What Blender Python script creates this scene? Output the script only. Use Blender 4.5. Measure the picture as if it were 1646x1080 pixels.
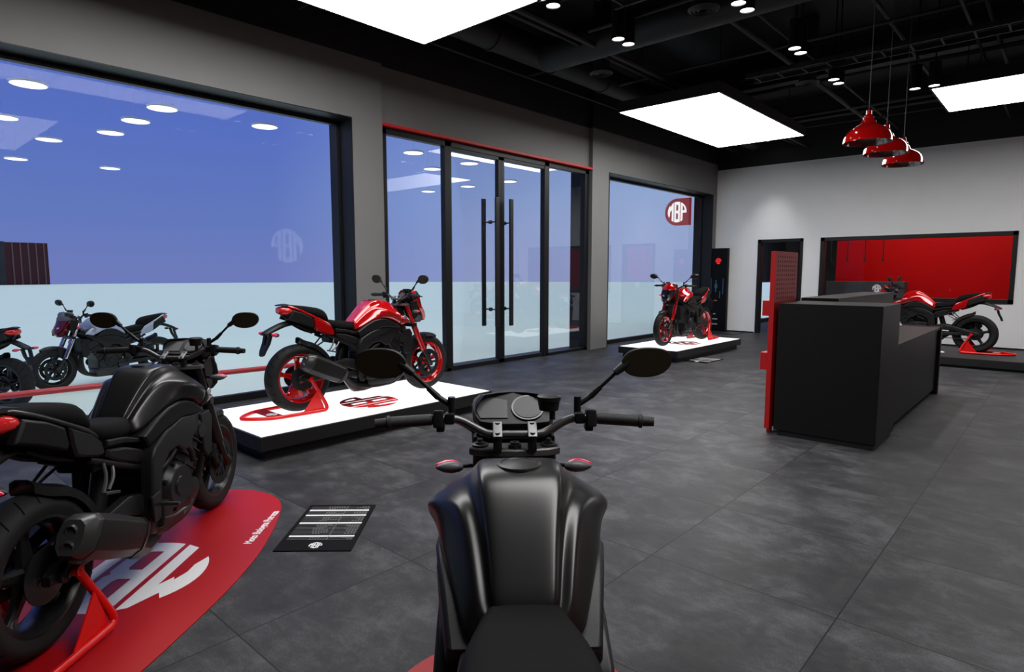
import bpy, bmesh, math, random
from mathutils import Vector, Matrix
sc = bpy.context.scene
for o in list(bpy.data.objects): bpy.data.objects.remove(o)
PI = math.pi
# ------------------------------------------------------------------ camera
W, H, F = 1646, 1080, 992.4
HEAD, PITCH = 0.73566, 0.1029
cd = bpy.data.cameras.new('camera'); cam = bpy.data.objects.new('camera', cd)
sc.collection.objects.link(cam); sc.camera = cam
cd.sensor_fit = 'HORIZONTAL'; cd.sensor_width = 36.0; cd.lens = 36.0 * F / W
cd.clip_start = 0.02; cd.clip_end = 500
cam.location = (0, 0, 1.5)
cam.rotation_euler = (PI/2 - PITCH, 0, HEAD)
# ------------------------------------------------------------------ world
SKY_GAIN, ZENITH_GAIN = 1.0, 1.0
w = bpy.data.worlds.new('World'); sc.world = w; w.use_nodes = True
nt = w.node_tree; nt.nodes.clear()
out = nt.nodes.new('ShaderNodeOutputWorld'); bg = nt.nodes.new('ShaderNodeBackground')
tc = nt.nodes.new('ShaderNodeTexCoord'); sp = nt.nodes.new('ShaderNodeSeparateXYZ')
nt.links.new(tc.outputs['Generated'], sp.inputs[0])
r1 = nt.nodes.new('ShaderNodeValToRGB'); r2 = nt.nodes.new('ShaderNodeValToRGB')
def ramp(n, st):
    cr = n.color_ramp
    while len(cr.elements) > 1: cr.elements.remove(cr.elements[-1])
    cr.elements[0].position = st[0][0]; cr.elements[0].color = (*st[0][1], 1)
    for p, c in st[1:]:
        e = cr.elements.new(p); e.color = (*c, 1)
zen = (1.20, 1.46, 1.28)  # sky above the view, brightened to light the outdoor ground
ramp(r1, [(0.0, (.160, .205, .50)), (.08, (.125, .195, .51)), (.2, (.10, .165, .53)), (.45, (.078, .115, .48)), (.62, (.078, .115, .48)), (.8, tuple(ZENITH_GAIN*x for x in zen))])
ramp(r2, [(0.0, (.33, .40, .66)), (.12, (.33, .45, .74)), (.3, (.21, .30, .66)), (.45, (.12, .20, .60)), (.62, (.12, .20, .60)), (.8, tuple(ZENITH_GAIN*x for x in zen))])
nt.links.new(sp.outputs['Z'], r1.inputs[0]); nt.links.new(sp.outputs['Z'], r2.inputs[0])
mr = nt.nodes.new('ShaderNodeMapRange'); mr.inputs[1].default_value = .45; mr.inputs[2].default_value = .85
nt.links.new(sp.outputs['Y'], mr.inputs[0])
mx = nt.nodes.new('ShaderNodeMixRGB'); nt.links.new(mr.outputs[0], mx.inputs[0]); nt.links.new(r1.outputs[0], mx.inputs[1]); nt.links.new(r2.outputs[0], mx.inputs[2])
nt.links.new(mx.outputs[0], bg.inputs[0]); bg.inputs[1].default_value = SKY_GAIN
nt.links.new(bg.outputs[0], out.inputs[0])
sc.view_settings.view_transform = 'Standard'; sc.view_settings.look = 'None'
sc.view_settings.gamma = 1.0; sc.view_settings.use_curve_mapping = False
sc.view_settings.exposure = 0.0
PANEL_E, DISC_E, SPOT_W = 9.5, 10.0, 115.0
sc.render.engine = 'CYCLES'
sc.cycles.max_bounces = 8; sc.cycles.transparent_max_bounces = 24
sc.cycles.caustics_reflective = False; sc.cycles.caustics_refractive = False
sc.cycles.sample_clamp_indirect = 4.0
sc.cycles.use_denoising = True
# ------------------------------------------------------------------ materials
MATS = {}
def mat(name, col, rough=.5, metal=0., spec=.5, coat=0., emit=None, es=0., noise=None, bump=None):
    if name in MATS: return MATS[name]
    m = bpy.data.materials.new(name); m.use_nodes = True; n = m.node_tree.nodes; l = m.node_tree.links
    b = n['Principled BSDF']
    b.inputs['Base Color'].default_value = (*col, 1); b.inputs['Roughness'].default_value = rough
    b.inputs['Metallic'].default_value = metal; b.inputs['Specular IOR Level'].default_value = spec
    b.inputs['Coat Weight'].default_value = coat; b.inputs['Coat Roughness'].default_value = .04
    if emit: b.inputs['Emission Color'].default_value = (*emit, 1); b.inputs['Emission Strength'].default_value = es
    if noise:
        sc_, amt = noise
        t = n.new('ShaderNodeTexCoord'); nz = n.new('ShaderNodeTexNoise'); nz.inputs['Scale'].default_value = sc_; nz.inputs['Detail'].default_value = 5
        mp = n.new('ShaderNodeMapRange'); mp.inputs[3].default_value = 1 - amt; mp.inputs[4].default_value = 1 + amt
        vm = n.new('ShaderNodeVectorMath'); vm.operation = 'SCALE'; vm.inputs[0].default_value = col
        l.new(t.outputs['Object'], nz.inputs['Vector']); l.new(nz.outputs[0], mp.inputs[0]); l.new(mp.outputs[0], vm.inputs['Scale']); l.new(vm.outputs[0], b.inputs['Base Color'])
    if bump:
        sc_, st = bump
        t = n.new('ShaderNodeTexCoord'); nz = n.new('ShaderNodeTexNoise'); nz.inputs['Scale'].default_value = sc_
        bp = n.new('ShaderNodeBump'); bp.inputs['Strength'].default_value = st; bp.inputs['Distance'].default_value = .002
        l.new(t.outputs['Object'], nz.inputs['Vector']); l.new(nz.outputs[0], bp.inputs['Height']); l.new(bp.outputs[0], b.inputs['Normal'])
    MATS[name] = m; return m
def emis(name, col, s):
    m = bpy.data.materials.new(name); m.use_nodes = True; n = m.node_tree.nodes; n.clear()
    e = n.new('ShaderNodeEmission'); e.inputs[0].default_value = (*col, 1); e.inputs[1].default_value = s
    o = n.new('ShaderNodeOutputMaterial'); m.node_tree.links.new(e.outputs[0], o.inputs[0]); MATS[name] = m; return m
def floor_mat():
    m = bpy.data.materials.new('floor_tiles'); m.use_nodes = True; n = m.node_tree.nodes; l = m.node_tree.links; b = n['Principled BSDF']
    t = n.new('ShaderNodeTexCoord'); s = n.new('ShaderNodeSeparateXYZ'); l.new(t.outputs['Object'], s.inputs[0])
    T = .903
    def M(op, a, c=None):
        k = n.new('ShaderNodeMath'); k.operation = op
        for i, v in enumerate((a, c)):
            if v is None: continue
            if isinstance(v, (int, float)): k.inputs[i].default_value = v
            else: l.new(v, k.inputs[i])
        return k.outputs[0]
    def line(v, off):
        f = M('FRACT', M('DIVIDE', M('SUBTRACT', v, off), T))
        d = M('ABSOLUTE', M('SUBTRACT', f, .5))
        return M('GREATER_THAN', d, .5 - .0030/T)
    gx, gy = line(s.outputs['X'], -.663), line(s.outputs['Y'], 2.84)
    g = M('MAXIMUM', gx, gy)
    ix = M('FLOOR', M('DIVIDE', M('SUBTRACT', s.outputs['X'], -.663), T)); iy = M('FLOOR', M('DIVIDE', M('SUBTRACT', s.outputs['Y'], 2.84), T))
    cb = n.new('ShaderNodeCombineXYZ'); l.new(ix, cb.inputs[0]); l.new(iy, cb.inputs[1])
    wn = n.new('ShaderNodeTexWhiteNoise'); l.new(cb.outputs[0], wn.inputs[0])
    off = n.new('ShaderNodeVectorMath'); off.operation = 'MULTIPLY_ADD'; l.new(wn.outputs['Color'], off.inputs[0]); off.inputs[1].default_value = (7, 7, 7); l.new(t.outputs['Object'], off.inputs[2])
    def noise(scale, det, rough, dist=0., sx=1.):
        mp = n.new('ShaderNodeMapping'); mp.inputs['Scale'].default_value = (sx, 1, 1); l.new(off.outputs[0], mp.inputs[0])
        k = n.new('ShaderNodeTexNoise'); k.inputs['Scale'].default_value = scale; k.inputs['Detail'].default_value = det; k.inputs['Roughness'].default_value = rough; k.inputs['Distortion'].default_value = dist
        l.new(mp.outputs[0], k.inputs['Vector']); return k.outputs[0]
    n1 = noise(2.2, 8, .62, .6); n2 = noise(9, 10, .75, .4, .6); n3 = noise(160, 2, .5)
    rp = n.new('ShaderNodeValToRGB'); cr = rp.color_ramp
    cr.elements[0].position = .40; cr.elements[0].color = (.014, .014, .0155, 1); cr.elements[1].position = .63; cr.elements[1].color = (.080, .080, .084, 1)
    e = cr.elements.new(.5); e.color = (.030, .030, .032, 1)
    sm = M('ADD', M('MULTIPLY', n1, .40), M('ADD', M('MULTIPLY', n2, .44), M('MULTIPLY', n3, .16)))
    l.new(sm, rp.inputs[0])
    mxx = n.new('ShaderNodeMixRGB'); l.new(g, mxx.inputs[0]); l.new(rp.outputs[0], mxx.inputs[1]); mxx.inputs[2].default_value = (.002, .002, .002, 1)
    l.new(mxx.outputs[0], b.inputs['Base Color'])
    mr_ = n.new('ShaderNodeMapRange'); mr_.inputs[3].default_value = .42; mr_.inputs[4].default_value = .62; l.new(n2, mr_.inputs[0]); l.new(mr_.outputs[0], b.inputs['Roughness'])
    b.inputs['Specular IOR Level'].default_value = .22
    bp = n.new('ShaderNodeBump'); bp.inputs['Strength'].default_value = .15; bp.inputs['Distance'].default_value = .002; l.new(n2, bp.inputs['Height']); l.new(bp.outputs[0], b.inputs['Normal'])
    return m
def glass_mat(name, tint=(.93, .95, 1.0), refl=1.0):
    m = bpy.data.materials.new(name); m.use_nodes = True; n = m.node_tree.nodes; l = m.node_tree.links; n.clear()
    o = n.new('ShaderNodeOutputMaterial'); t = n.new('ShaderNodeBsdfTransparent'); g = n.new('ShaderNodeBsdfGlossy'); x = n.new('ShaderNodeMixShader'); f = n.new('ShaderNodeFresnel')
    f.inputs[0].default_value = 1.45; t.inputs[0].default_value = (*tint, 1); g.inputs['Roughness'].default_value = 0.0
    k = n.new('ShaderNodeMath'); k.operation = 'MULTIPLY'; k.inputs[1].default_value = refl; l.new(f.outputs[0], k.inputs[0]); l.new(k.outputs[0], x.inputs[0])
    l.new(t.outputs[0], x.inputs[1]); l.new(g.outputs[0], x.inputs[2]); l.new(x.outputs[0], o.inputs[0]); MATS[name] = m; return m
FLOOR = floor_mat(); GLASS = glass_mat('window_glass', (.985, .99, 1.0), .2)
WHITE = mat('white_wall_paint', (.86, .86, .86), .7, noise=(3, .03)); GREY = mat('grey_wall_plaster', (.19, .19, .19), .55, noise=(2.5, .05), bump=(60, .1))
BLACKW = mat('black_paint_and_wall_shade', (.012, .012, .012), .6, noise=(4, .1)); CEIL = mat('black_ceiling_paint', (.010, .0095, .0095), .7, noise=(4, .15))
FRAME = mat('black_frame_metal', (.007, .007, .008), .45, 0, .3, noise=(20, .1)); REDP = mat('red_paint', (.30, .004, .005), .4, noise=(8, .05))
SOFFIT = mat('red_soffit_paint', (.62, .006, .006), .5, noise=(8, .05))
GROUND = mat('outdoor_pale_paving', (.70, .75, .76), .8, noise=(.6, .04)); PLAT = mat('black_platform_laminate', (.006, .006, .0065), .5, noise=(12, .1))
LIGHTBOX = emis('lightbox_white', (1, 1, 1), 1.25); PANEL = emis('ceiling_panel_light', (1, .99, .98), PANEL_E); DISC = emis('downlight_lens', (1, .98, .95), DISC_E)
DISCO = emis('outdoor_disc_light', (1, 1, 1), 2.0)
# ------------------------------------------------------------------ builders
col = sc.collection
def tag(o, label=None, cat=None, group=None, kind=None):
    if label: o['label'] = label
    if cat: o['category'] = cat
    if group: o['group'] = group
    if kind: o['kind'] = kind
    return o
def empty(name, loc=(0, 0, 0), rz=0.):
    o = bpy.data.objects.new(name, None); col.objects.link(o); o.location = loc; o.rotation_euler = (0, 0, rz); o.empty_display_size = .2
    return o
class MB:
    def __init__(s): s.bm = bmesh.new()
    def _add(s, vs, fs, mi=0, sm=False):
        v = [s.bm.verts.new(p) for p in vs]
        for f in fs:
            try:
                q = s.bm.faces.new([v[i] for i in f]); q.material_index = mi; q.smooth = sm
            except ValueError: pass
        return s
    def box(s, x0, x1, y0, y1, z0, z1, bev=0., mi=0):
        g = bmesh.ops.create_cube(s.bm, size=1.)['verts']
        for v in g: v.co = Vector(((x0+x1)/2 + v.co.x*(x1-x0), (y0+y1)/2 + v.co.y*(y1-y0), (z0+z1)/2 + v.co.z*(z1-z0)))
        fs = {f for v in g for f in v.link_faces}
        for f in fs: f.material_index = mi
        if bev > 0:
            es = list({e for v in g for e in v.link_edges})
            r = bmesh.ops.bevel(s.bm, geom=es, offset=bev, segments=2, affect='EDGES', profile=.5)
            for f in r['faces']: f.smooth = True; f.material_index = mi
        return s
    def obox(s, c, size, rot=(0, 0, 0), bev=0., mi=0):
        n0 = len(s.bm.verts); s.box(-size[0]/2, size[0]/2, -size[1]/2, size[1]/2, -size[2]/2, size[2]/2, bev, mi)
        s.bm.verts.ensure_lookup_table()
        from mathutils import Euler
        M = Matrix.Translation(c) @ Euler(rot).to_matrix().to_4x4()
        for v in s.bm.verts[n0:]: v.co = M @ v.co
        return s
    def loft(s, rings, caps=True, mi=0, sm=True, closed=True):
        n = len(rings[0]); vs = [p for r in rings for p in r]; fs = []
        for i in range(len(rings)-1):
            for j in range(n if closed else n-1):
                a = i*n+j; b = i*n+(j+1) % n; fs.append((a, b, b+n, a+n))
        if caps and closed: fs.append(tuple(range(n-1, -1, -1))); fs.append(tuple(range((len(rings)-1)*n, len(rings)*n)))
        return s._add(vs, fs, mi, sm)
    def tube(s, path, r, seg=10, mi=0, caps=True, flat=1.):
        P = [Vector(p) for p in path]; R = r if isinstance(r, (list, tuple)) else [r]*len(P); rings = []
        t0 = (P[1]-P[0]).normalized(); up = Vector((0, 0, 1)) if abs(t0.z) < .9 else Vector((0, 1, 0)); nrm = (up - up.dot(t0)*t0).normalized()
        for i, p in enumerate(P):
            t = (P[min(i+1, len(P)-1)] - P[max(i-1, 0)]).normalized(); nrm = (nrm - nrm.dot(t)*t).normalized(); b = t.cross(nrm)
            rings.append([p + R[i]*(math.cos(2*PI*k/seg)*nrm*flat + math.sin(2*PI*k/seg)*b) for k in range(seg)])
        return s.loft(rings, caps, mi)
    def lathe(s, prof, c=(0, 0, 0), ax='y', seg=32, mi=0, sm=True, closed=False, a0=0., a1=2*PI):
        # prof: (t along axis, radius)
        c = Vector(c); full = abs(a1-a0-2*PI) < 1e-6; m = seg if full else seg+1; vs = []
        for k in range(m):
            a = a0 + (a1-a0)*k/seg
            for t, r in prof:
                u, v = r*math.cos(a), r*math.sin(a)
                p = (u, t, v) if ax == 'y' else ((u, v, t) if ax == 'z' else (t, u, v))
                vs.append(c + Vector(p))
        n = len(prof); fs = []
        for k in range(seg):
            k2 = (k+1) % m
            for j in range(n if closed else n-1):
                j2 = (j+1) % n; q = (k*n+j, k*n+j2, k2*n+j2, k2*n+j); fs.append(q)
        return s._add(vs, fs, mi, sm)
    def prism(s, poly, y0, y1, ax='y', mi=0, bev=0., sm=False):
        # poly in the plane normal to ax
        def P(a, b, t): return (a, t, b) if ax == 'y' else ((a, b, t) if ax == 'z' else (t, a, b))
        n = len(poly)
        if bev <= 0: rings = [[P(a, b, y0) for a, b in poly], [P(a, b, y1) for a, b in poly]]
        else:
            q = inset(poly, bev); d = bev if y1 > y0 else -bev
            rings = [[P(a, b, y0) for a, b in q], [P(a, b, y0+d) for a, b in poly], [P(a, b, y1-d) for a, b in poly], [P(a, b, y1) for a, b in q]]
        return s.loft(rings, True, mi, sm)
    def build(s, name, m, parent=None, sub=0, smooth=None, bevel=0., merge=False):
        bmesh.ops.recalc_face_normals(s.bm, faces=s.bm.faces)
        me = bpy.data.meshes.new(name); s.bm.to_mesh(me); s.bm.free()
        for k in (m if isinstance(m, (list, tuple)) else [m]): me.materials.append(k)
        o = bpy.data.objects.new(name, me); col.objects.link(o)
        if parent: o.parent = parent
        if smooth is not None:
            for p in me.polygons: p.use_smooth = smooth
        if not sub: me.set_sharp_from_angle(angle=math.radians(38))
        if bevel > 0:
            b = o.modifiers.new('bevel', 'BEVEL'); b.width = bevel; b.segments = 2; b.limit_method = 'ANGLE'; b.angle_limit = math.radians(35)
        if not sub: wn_ = o.modifiers.new('weighted_normal', 'WEIGHTED_NORMAL'); wn_.keep_sharp = True
        if sub:
            k = o.modifiers.new('subsurf', 'SUBSURF'); k.levels = sub; k.render_levels = sub
        return o
def area(poly): return sum(poly[i][0]*poly[(i+1) % len(poly)][1] - poly[(i+1) % len(poly)][0]*poly[i][1] for i in range(len(poly)))/2
def inset(poly, d):
    n = len(poly); sgn = 1 if area(poly) > 0 else -1; out = []
    for i in range(n):
        p0, p1, p2 = Vector(poly[i-1]), Vector(poly[i]), Vector(poly[(i+1) % n])
        e1 = (p1-p0).normalized(); e2 = (p2-p1).normalized(); n1 = Vector((-e1.y, e1.x))*sgn; n2 = Vector((-e2.y, e2.x))*sgn
        b = (n1+n2); b = b.normalized() if b.length > 1e-6 else n1; k = max(.45, b.dot(n1)); out.append(tuple(p1 + b*d/k))
    return out
def smooth_poly(poly, it=1):
    for _ in range(it):
        q = []
        for i in range(len(poly)):
            a, b = poly[i], poly[(i+1) % len(poly)]
            q += [(a[0]*.75+b[0]*.25, a[1]*.75+b[1]*.25), (a[0]*.25+b[0]*.75, a[1]*.25+b[1]*.75)]
        poly = q
    return poly
def smooth_path(path, it=2):
    P = [Vector(p) for p in path]
    for _ in range(it):
        q = [P[0]]
        for a, b in zip(P, P[1:]): q += [a*.75+b*.25, a*.25+b*.75]
        q.append(P[-1]); P = q
    return P
def panel(mb, outline, y0, y1, ins=.006, side=-1, yf=None):
    # a moulded plate lying in the x-z plane; yf(x,z) curves its outer face
    yf = yf or (lambda x, z: 0.)
    q = inset(outline, ins); q2 = inset(outline, ins*3)
    R = [[(a, side*(y0+yf(a, b)), b) for a, b in outline], [(a, side*(y1-ins+yf(a, b)), b) for a, b in outline], [(a, side*(y1+yf(a, b)), b) for a, b in q]]
    mb.loft(R, True)
    return mb
def curve_mesh(name, splines, depth):
    c = bpy.data.curves.new(name, 'CURVE'); c.dimensions = '2D'; c.fill_mode = 'BOTH'; c.extrude = depth
    for s_ in splines:
        k = c.splines.new('POLY'); k.points.add(len(s_)-1)
        for i, (x, y) in enumerate(s_): k.points[i].co = (x, y, 0, 1)
        k.use_cyclic_u = True
    return curve_to_mesh(name, c)
def curve_to_mesh(name, c):
    t = bpy.data.objects.new('tmp', c); col.objects.link(t)
    dg = bpy.context.evaluated_depsgraph_get(); dg.update()
    me = bpy.data.meshes.new_from_object(t.evaluated_get(dg)); me.name = name
    bpy.data.objects.remove(t); return me
def text_mesh(name, s, size, depth, align='LEFT'):
    c = bpy.data.curves.new(name, 'FONT'); c.body = s; c.size = size; c.extrude = depth; c.align_x = align; c.offset = size*.03
    return curve_to_mesh(name, c)
def place(name, me, m, parent, M):
    me2 = me.copy(); me2.materials.clear(); me2.materials.append(m)
    for p in me2.polygons: p.material_index = 0
    me2.transform(M); o = bpy.data.objects.new(name, me2); col.objects.link(o)
    if parent: o.parent = parent
    return o
def logo_splines(g=0.):
    c = lambda x: math.sqrt(max(0, 1-x*x))
    def arc(x0, x1, up=True, n=8): return [(x0+(x1-x0)*i/n, (1 if up else -1)*c(x0+(x1-x0)*i/n)) for i in range(n+1)]
    B = arc(-.30, .30) + [(.30, .08), (.25, 0), (.30, -.08)] + arc(.30, -.30, False)
    B1 = [(-.11, .70), (.07, .70), (.11, .64), (.11, .20), (.07, .13), (-.11, .13)]
    B2 = [(-.11, -.13), (.07, -.13), (.11, -.20), (.11, -.64), (.07, -.70), (-.11, -.70)]
    Pp = arc(.38, .585, False, 3) + [(.585, -.10)] + [(math.cos(a), math.sin(a)) for a in [(-.10 + (1.178+.10)*i/12) for i in range(13)]][0:]
    P1 = [(.585, .13), (.80, .13), (.77, .34), (.68, .52), (.585, .62)]
    Mm = [(-.38, -c(.38)), (-.38, c(.38)), (-.50, c(.50)), (-.69, .50), (-.77, .638)]
    a0, a1 = PI-.692, PI+.56
    Mm += [(math.cos(a0+(a1-a0)*i/12), math.sin(a0+(a1-a0)*i/12)) for i in range(1, 13)]
    Mm += [(-.77, -.28), (-.775, -.06), (-.705, .16), (-.67, .08), (-.565, .30), (-.565, -c(.565))]
    return [B, B1, B2, Pp, P1, Mm]
LOGO = curve_mesh('monogram', logo_splines(), .5)
def logo(name, m, parent, R, thick, M):
    return place(name, LOGO, m, parent, M @ Matrix.Diagonal((R, R, thick, 1)))
# ------------------------------------------------------------------ SETTING
MB().box(-7.53, 5.2, -4.2, 20.6, -.17, 0).build('floor', FLOOR)['kind'] = 'structure'
XW = -6.87
m = MB()
for y0, y1 in ((-4.2, -2.0), (4.58, 5.05), (9.86, 10.42), (15.15, 15.37)): m.box(-7.36, XW, y0, y1, 0, 3.44)
m.box(-7.36, XW, -4.2, 5.05, 3.44, 4.2); m.box(-7.36, XW, 9.86, 15.37, 3.44, 4.2)
m.box(-7.36, XW-.08, 5.05, 9.86, 3.46, 4.2)
wl = m.build('wall_left', GREY); wl['kind'] = 'structure'
m = MB().box(XW-.1, XW, 15.37, 18.6, 0, 5.2).box(XW-.1, XW, 19.7, 20.6, 0, 5.2).box(XW-.1, XW, 18.6, 19.7, 0, .1).box(XW-.1, XW, 18.6, 19.7, 1.2, 5.2)
m.build('wall_left_back_room', mat('navy_backroom_wall', (.02, .022, .03), .7, noise=(3, .1)))['kind'] = 'structure'
MB().box(-7.36, XW, -4.2, 5.05, 4.2, 5.2).box(-7.36, XW, 9.86, 15.37, 4.2, 5.2).box(-7.36, XW-.08, 5.05, 9.86, 4.2, 5.2).build('wall_left_upper_shade', BLACKW)['kind'] = 'structure'  # unlit top of the grey wall, its shade put into black colour
# back wall with door and window openings
YB = 15.37
m = MB()
m.box(XW, -5.78, YB, YB+.15, 0, 4.06).box(-5.78, -4.73, YB, YB+.15, 2.29, 4.06).box(-4.73, -4.35, YB, YB+.15, 0, 4.06)
m.box(-4.35, -.83, YB, YB+.15, 2.29, 4.06).box(-4.35, -.83, YB, YB+.15, 0, .885).box(-.83, 5.0, YB, YB+.15, 0, 4.06)
m.build('wall_back', WHITE)['kind'] = 'structure'
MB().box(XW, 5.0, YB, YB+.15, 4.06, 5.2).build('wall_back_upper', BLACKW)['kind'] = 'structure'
MB().box(XW, -5.80, YB-.012, YB, 0, .03).box(-4.71, 5.0, YB-.012, YB, 0, .03).build('baseboard_back', FRAME)['kind'] = 'structure'
MB().box(5.0, 5.2, -4.2, 20.6, 0, 5.2).build('wall_right', mat('dark_red_side_wall', (.30, .012, .012), .6, noise=(2, .05)))['kind'] = 'structure'
MB().box(-7.36, 5.2, -4.4, -4.2, 0, 5.2).build('wall_front', mat('dark_side_wall', (.05, .05, .05)))['kind'] = 'structure'
MB().box(-7.5, 5.2, -4.4, 20.8, 5.2, 5.4).build('ceiling', CEIL)['kind'] = 'structure'
MB().box(-6.97, 5.0, 20.6, 20.8, 0, 5.2).build('wall_far_back_room', mat('dark_side_wall', (.05, .05, .05)))['kind'] = 'structure'
MB().box(-7.0, -6.86, 5.05, 9.86, 3.425, 3.46).build('trim_1', SOFFIT)['kind'] = 'structure'
# windows of the left wall
XG = -7.18
def window(name, y0, y1, top, left=True):
    m = MB()
    for a, b in ((y0, y0+.05), (y1-.05, y1)): m.box(XG-.04, XG+.04, a, b, .0, top)
    m.box(XG-.04, XG+.04, y0, y1, top-.06, top).box(XG-.04, XG+.04, y0, y1, 0, .08)
    m.box(XG+.04, XW+.012, y0, y1, top-.012, top).box(XG+.04, XW+.012, y1-.012, y1, 0, top).box(XG+.04, XW+.012, y0, y0+.012, 0, top)
    m.box(-7.37, XG-.04, y1-.012, y1, 0, top).box(-7.37, XG-.04, y0, y0+.012, 0, top).box(-7.37, XG-.04, y0, y1, top-.012, top)
    o = m.build(name, FRAME); o['kind'] = 'structure'
    MB().box(XG-.006, XG+.006, y0+.05, y1-.05, .08, top-.06).build('glass_pane', GLASS, o)
    return o
window('window_1', -2.0, 4.58, 3.44); window('window_2', 10.42, 15.15, 3.44)
# entrance door wall
m = MB()
XD = -7.0
for a, b in ((5.05, 5.17), (6.21, 6.34), (8.53, 8.66), (9.74, 9.86)): m.box(XD-.05, XD+.05, a, b, 0, 3.425)
m.box(XD-.05, XD+.05, 5.05, 9.86, 3.34, 3.425)
m.box(XD-.05, XD+.05, 5.05, 6.3, 0, .05).box(XD-.05, XD+.05, 8.6, 9.86, 0, .05).box(-7.37, XD-.05, 9.845, 9.86, 0, 3.425).box(-7.37, XD-.05, 5.05, 5.065, 0, 3.425)
dr = m.build('door_1', FRAME, bevel=.004); dr['kind'] = 'structure'
for y0, y1 in ((5.17, 6.21), (8.66, 9.74)): MB().box(XD-.006, XD+.006, y0, y1, .05, 3.34).build('side_glass', GLASS, dr)
for y0, y1, s in ((6.34, 7.435, 1), (7.435, 8.53, -1)):
    st = y1-.07 if s == 1 else y0
    m = MB().box(XD-.04, XD+.04, st, st+.07, .01, 3.34).box(XD-.04, XD+.04, y0, y1, .01, .07).box(XD-.04, XD+.04, y0, y1, 3.29, 3.34)
    lf = m.build('door_leaf', FRAME, dr, bevel=.003)
    MB().box(XD-.006, XD+.006, y0, y1, .07, 3.29).build('leaf_glass', GLASS, lf)
    hy = 7.215 if s == 1 else 7.55
    m = MB()
    for X in (-6.85, -7.15): m.box(X-.018, X+.018, hy-.04, hy+.04, .62, 2.68, .008)
    for z in (.9, 2.3): m.tube([(-7.15, hy, z), (-6.85, hy, z)], .012, 10).lathe([(-.02, 0), (-.02, .03), (.02, .03), (.02, 0)], (-7.0, hy, z), 'x', 16)
    m.build('door_handle', mat('black_handle_metal', (.008, .008, .009), .35), lf)
# outside
n = 96
MB().prism([(108*math.cos(2*PI*i/n), 108*math.sin(2*PI*i/n)) for i in range(n)], -.4, -.17, 'z').build('floor_outside', GROUND)['kind'] = 'structure'
# back room: door 2, window 3, walls
m = MB()
for a, b, c_, d in ((-5.78, -5.70, 0, 2.29), (-4.79, -4.73, 0, 2.29), (-5.78, -4.73, 2.22, 2.29)): m.box(a, b, YB-.02, YB+.16, c_, d)
d2 = m.build('door_2', FRAME); d2['kind'] = 'structure'
MB().box(-5.70, -4.79, YB+.07, YB+.08, 0.02, 2.22).build('glass_pane', GLASS, d2)
m = MB()
for a, b, c_, d in ((-4.35, -4.27, .885, 2.29), (-.91, -.83, .885, 2.29), (-4.35, -.83, 2.21, 2.29), (-4.35, -.83, .885, .965)): m.box(a, b, YB-.025, YB+.16, c_, d)
w3 = m.build('window_3', FRAME); w3['kind'] = 'structure'
MB().box(-4.27, -.91, YB+.07, YB+.08, .965, 2.21).build('glass_pane', GLASS, w3)
MB().box(-4.95, 5.0, 19.0, 19.2, 0, 5.2).build('wall_red_back_room', mat('red_lacquer_wall', (.40, .0008, .0008), .5, 0, .1, noise=(1.2, .12)))['kind'] = 'structure'
e = empty('ceiling_panel_light', (-2.6, 17.3, 3.6)); tag(e, 'added unseen ceiling panel lighting the red room behind the long window', 'ceiling light')  # unseen lamp added to brighten the red room
MB().box(-2.2, 2.2, -.5, .5, .004, .1).build('housing', CEIL, e); MB().box(-2.17, 2.17, -.47, .47, 0, .0035).build('diffuser', emis('back_room_fill_light', (1, 1, 1), 9.0), e); MB().tube([(0, 0, .1), (0, 0, 1.6)], .01, 6).build('hanger', FRAME, e)
cb = empty('reception_cabinet', (-3.95, 18.2, 0)); tag(cb, 'low dark cabinet in front of the red wall seen through the long window', 'cabinet')
MB().box(-.95, .85, -.25, .25, 0, 1.26, .01).build('body', mat('dark_grey_cabinet', (.03, .032, .035), .5, noise=(5, .1)), cb)
logo('logo', mat('white_letter_paint', (.8, .8, .8), .5), cb, .1, .004, Matrix.Translation((.25, -.252, 1.09)) @ Matrix.Rotation(PI/2, 4, 'X'))
for x, nm in ((-4.83, 'leftmost'), (-4.43, 'second from the left'), (-4.02, 'third from the left'), (-3.61, 'rightmost')):
    e = empty('hanging_lamp', (x, 18, 1.78)); tag(e, 'thin dark pendant stem behind the long window, %s of four' % nm, 'lamp', 'pendant stems behind the long window')
    MB().tube([(0, 0, .05), (0, 0, 3.42)], .012, 8).build('stem', FRAME, e); MB().lathe([(0, 0), (0, .03), (.06, .024), (.07, 0)], (0, 0, 0), 'z', 12).build('lamp_head', FRAME, e)
# ceiling services
random.seed(4)
DUCT = mat('dark_duct_metal', (.016, .015, .015), .6, noise=(6, .2))
for i, y in enumerate((1.2, 4.9, 8.0, 11.3, 14.3)):
    b = MB().box(-6.85, 5.0, y-.09, y+.09, 4.72, 4.75).box(-6.85, 5.0, y-.015, y+.015, 4.75, 5.17).box(-6.85, 5.0, y-.09, y+.09, 5.17, 5.2).build('ceiling_beam', DUCT)
    tag(b, 'black steel beam running across the dark open ceiling', 'beam', 'ceiling beams')
for X, z, r in ((-5.9, 4.62, .2), (-.35, 4.5, .27)):
    d = MB().tube([(X, -4, z), (X, 5, z), (X, 10, z), (X, 15.2, z)], r, 24)
    for k in range(14): d.lathe([(-.02, r), (-.02, r+.015), (.02, r+.015), (.02, r)], (X, -3+k*1.3, z), 'y', 24)
    tag(d.build('air_duct', DUCT), 'round black air duct %s' % ('along the window wall' if X < -3 else 'along the middle of the ceiling'), 'duct')
dd = MB().tube([(-5.6, 6.9, 4.45), (-3, 6.9, 4.45), (-.7, 6.9, 4.45)], .2, 24); tag(dd.build('air_duct', DUCT), 'round black duct crossing the width of the ceiling', 'duct')
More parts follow.
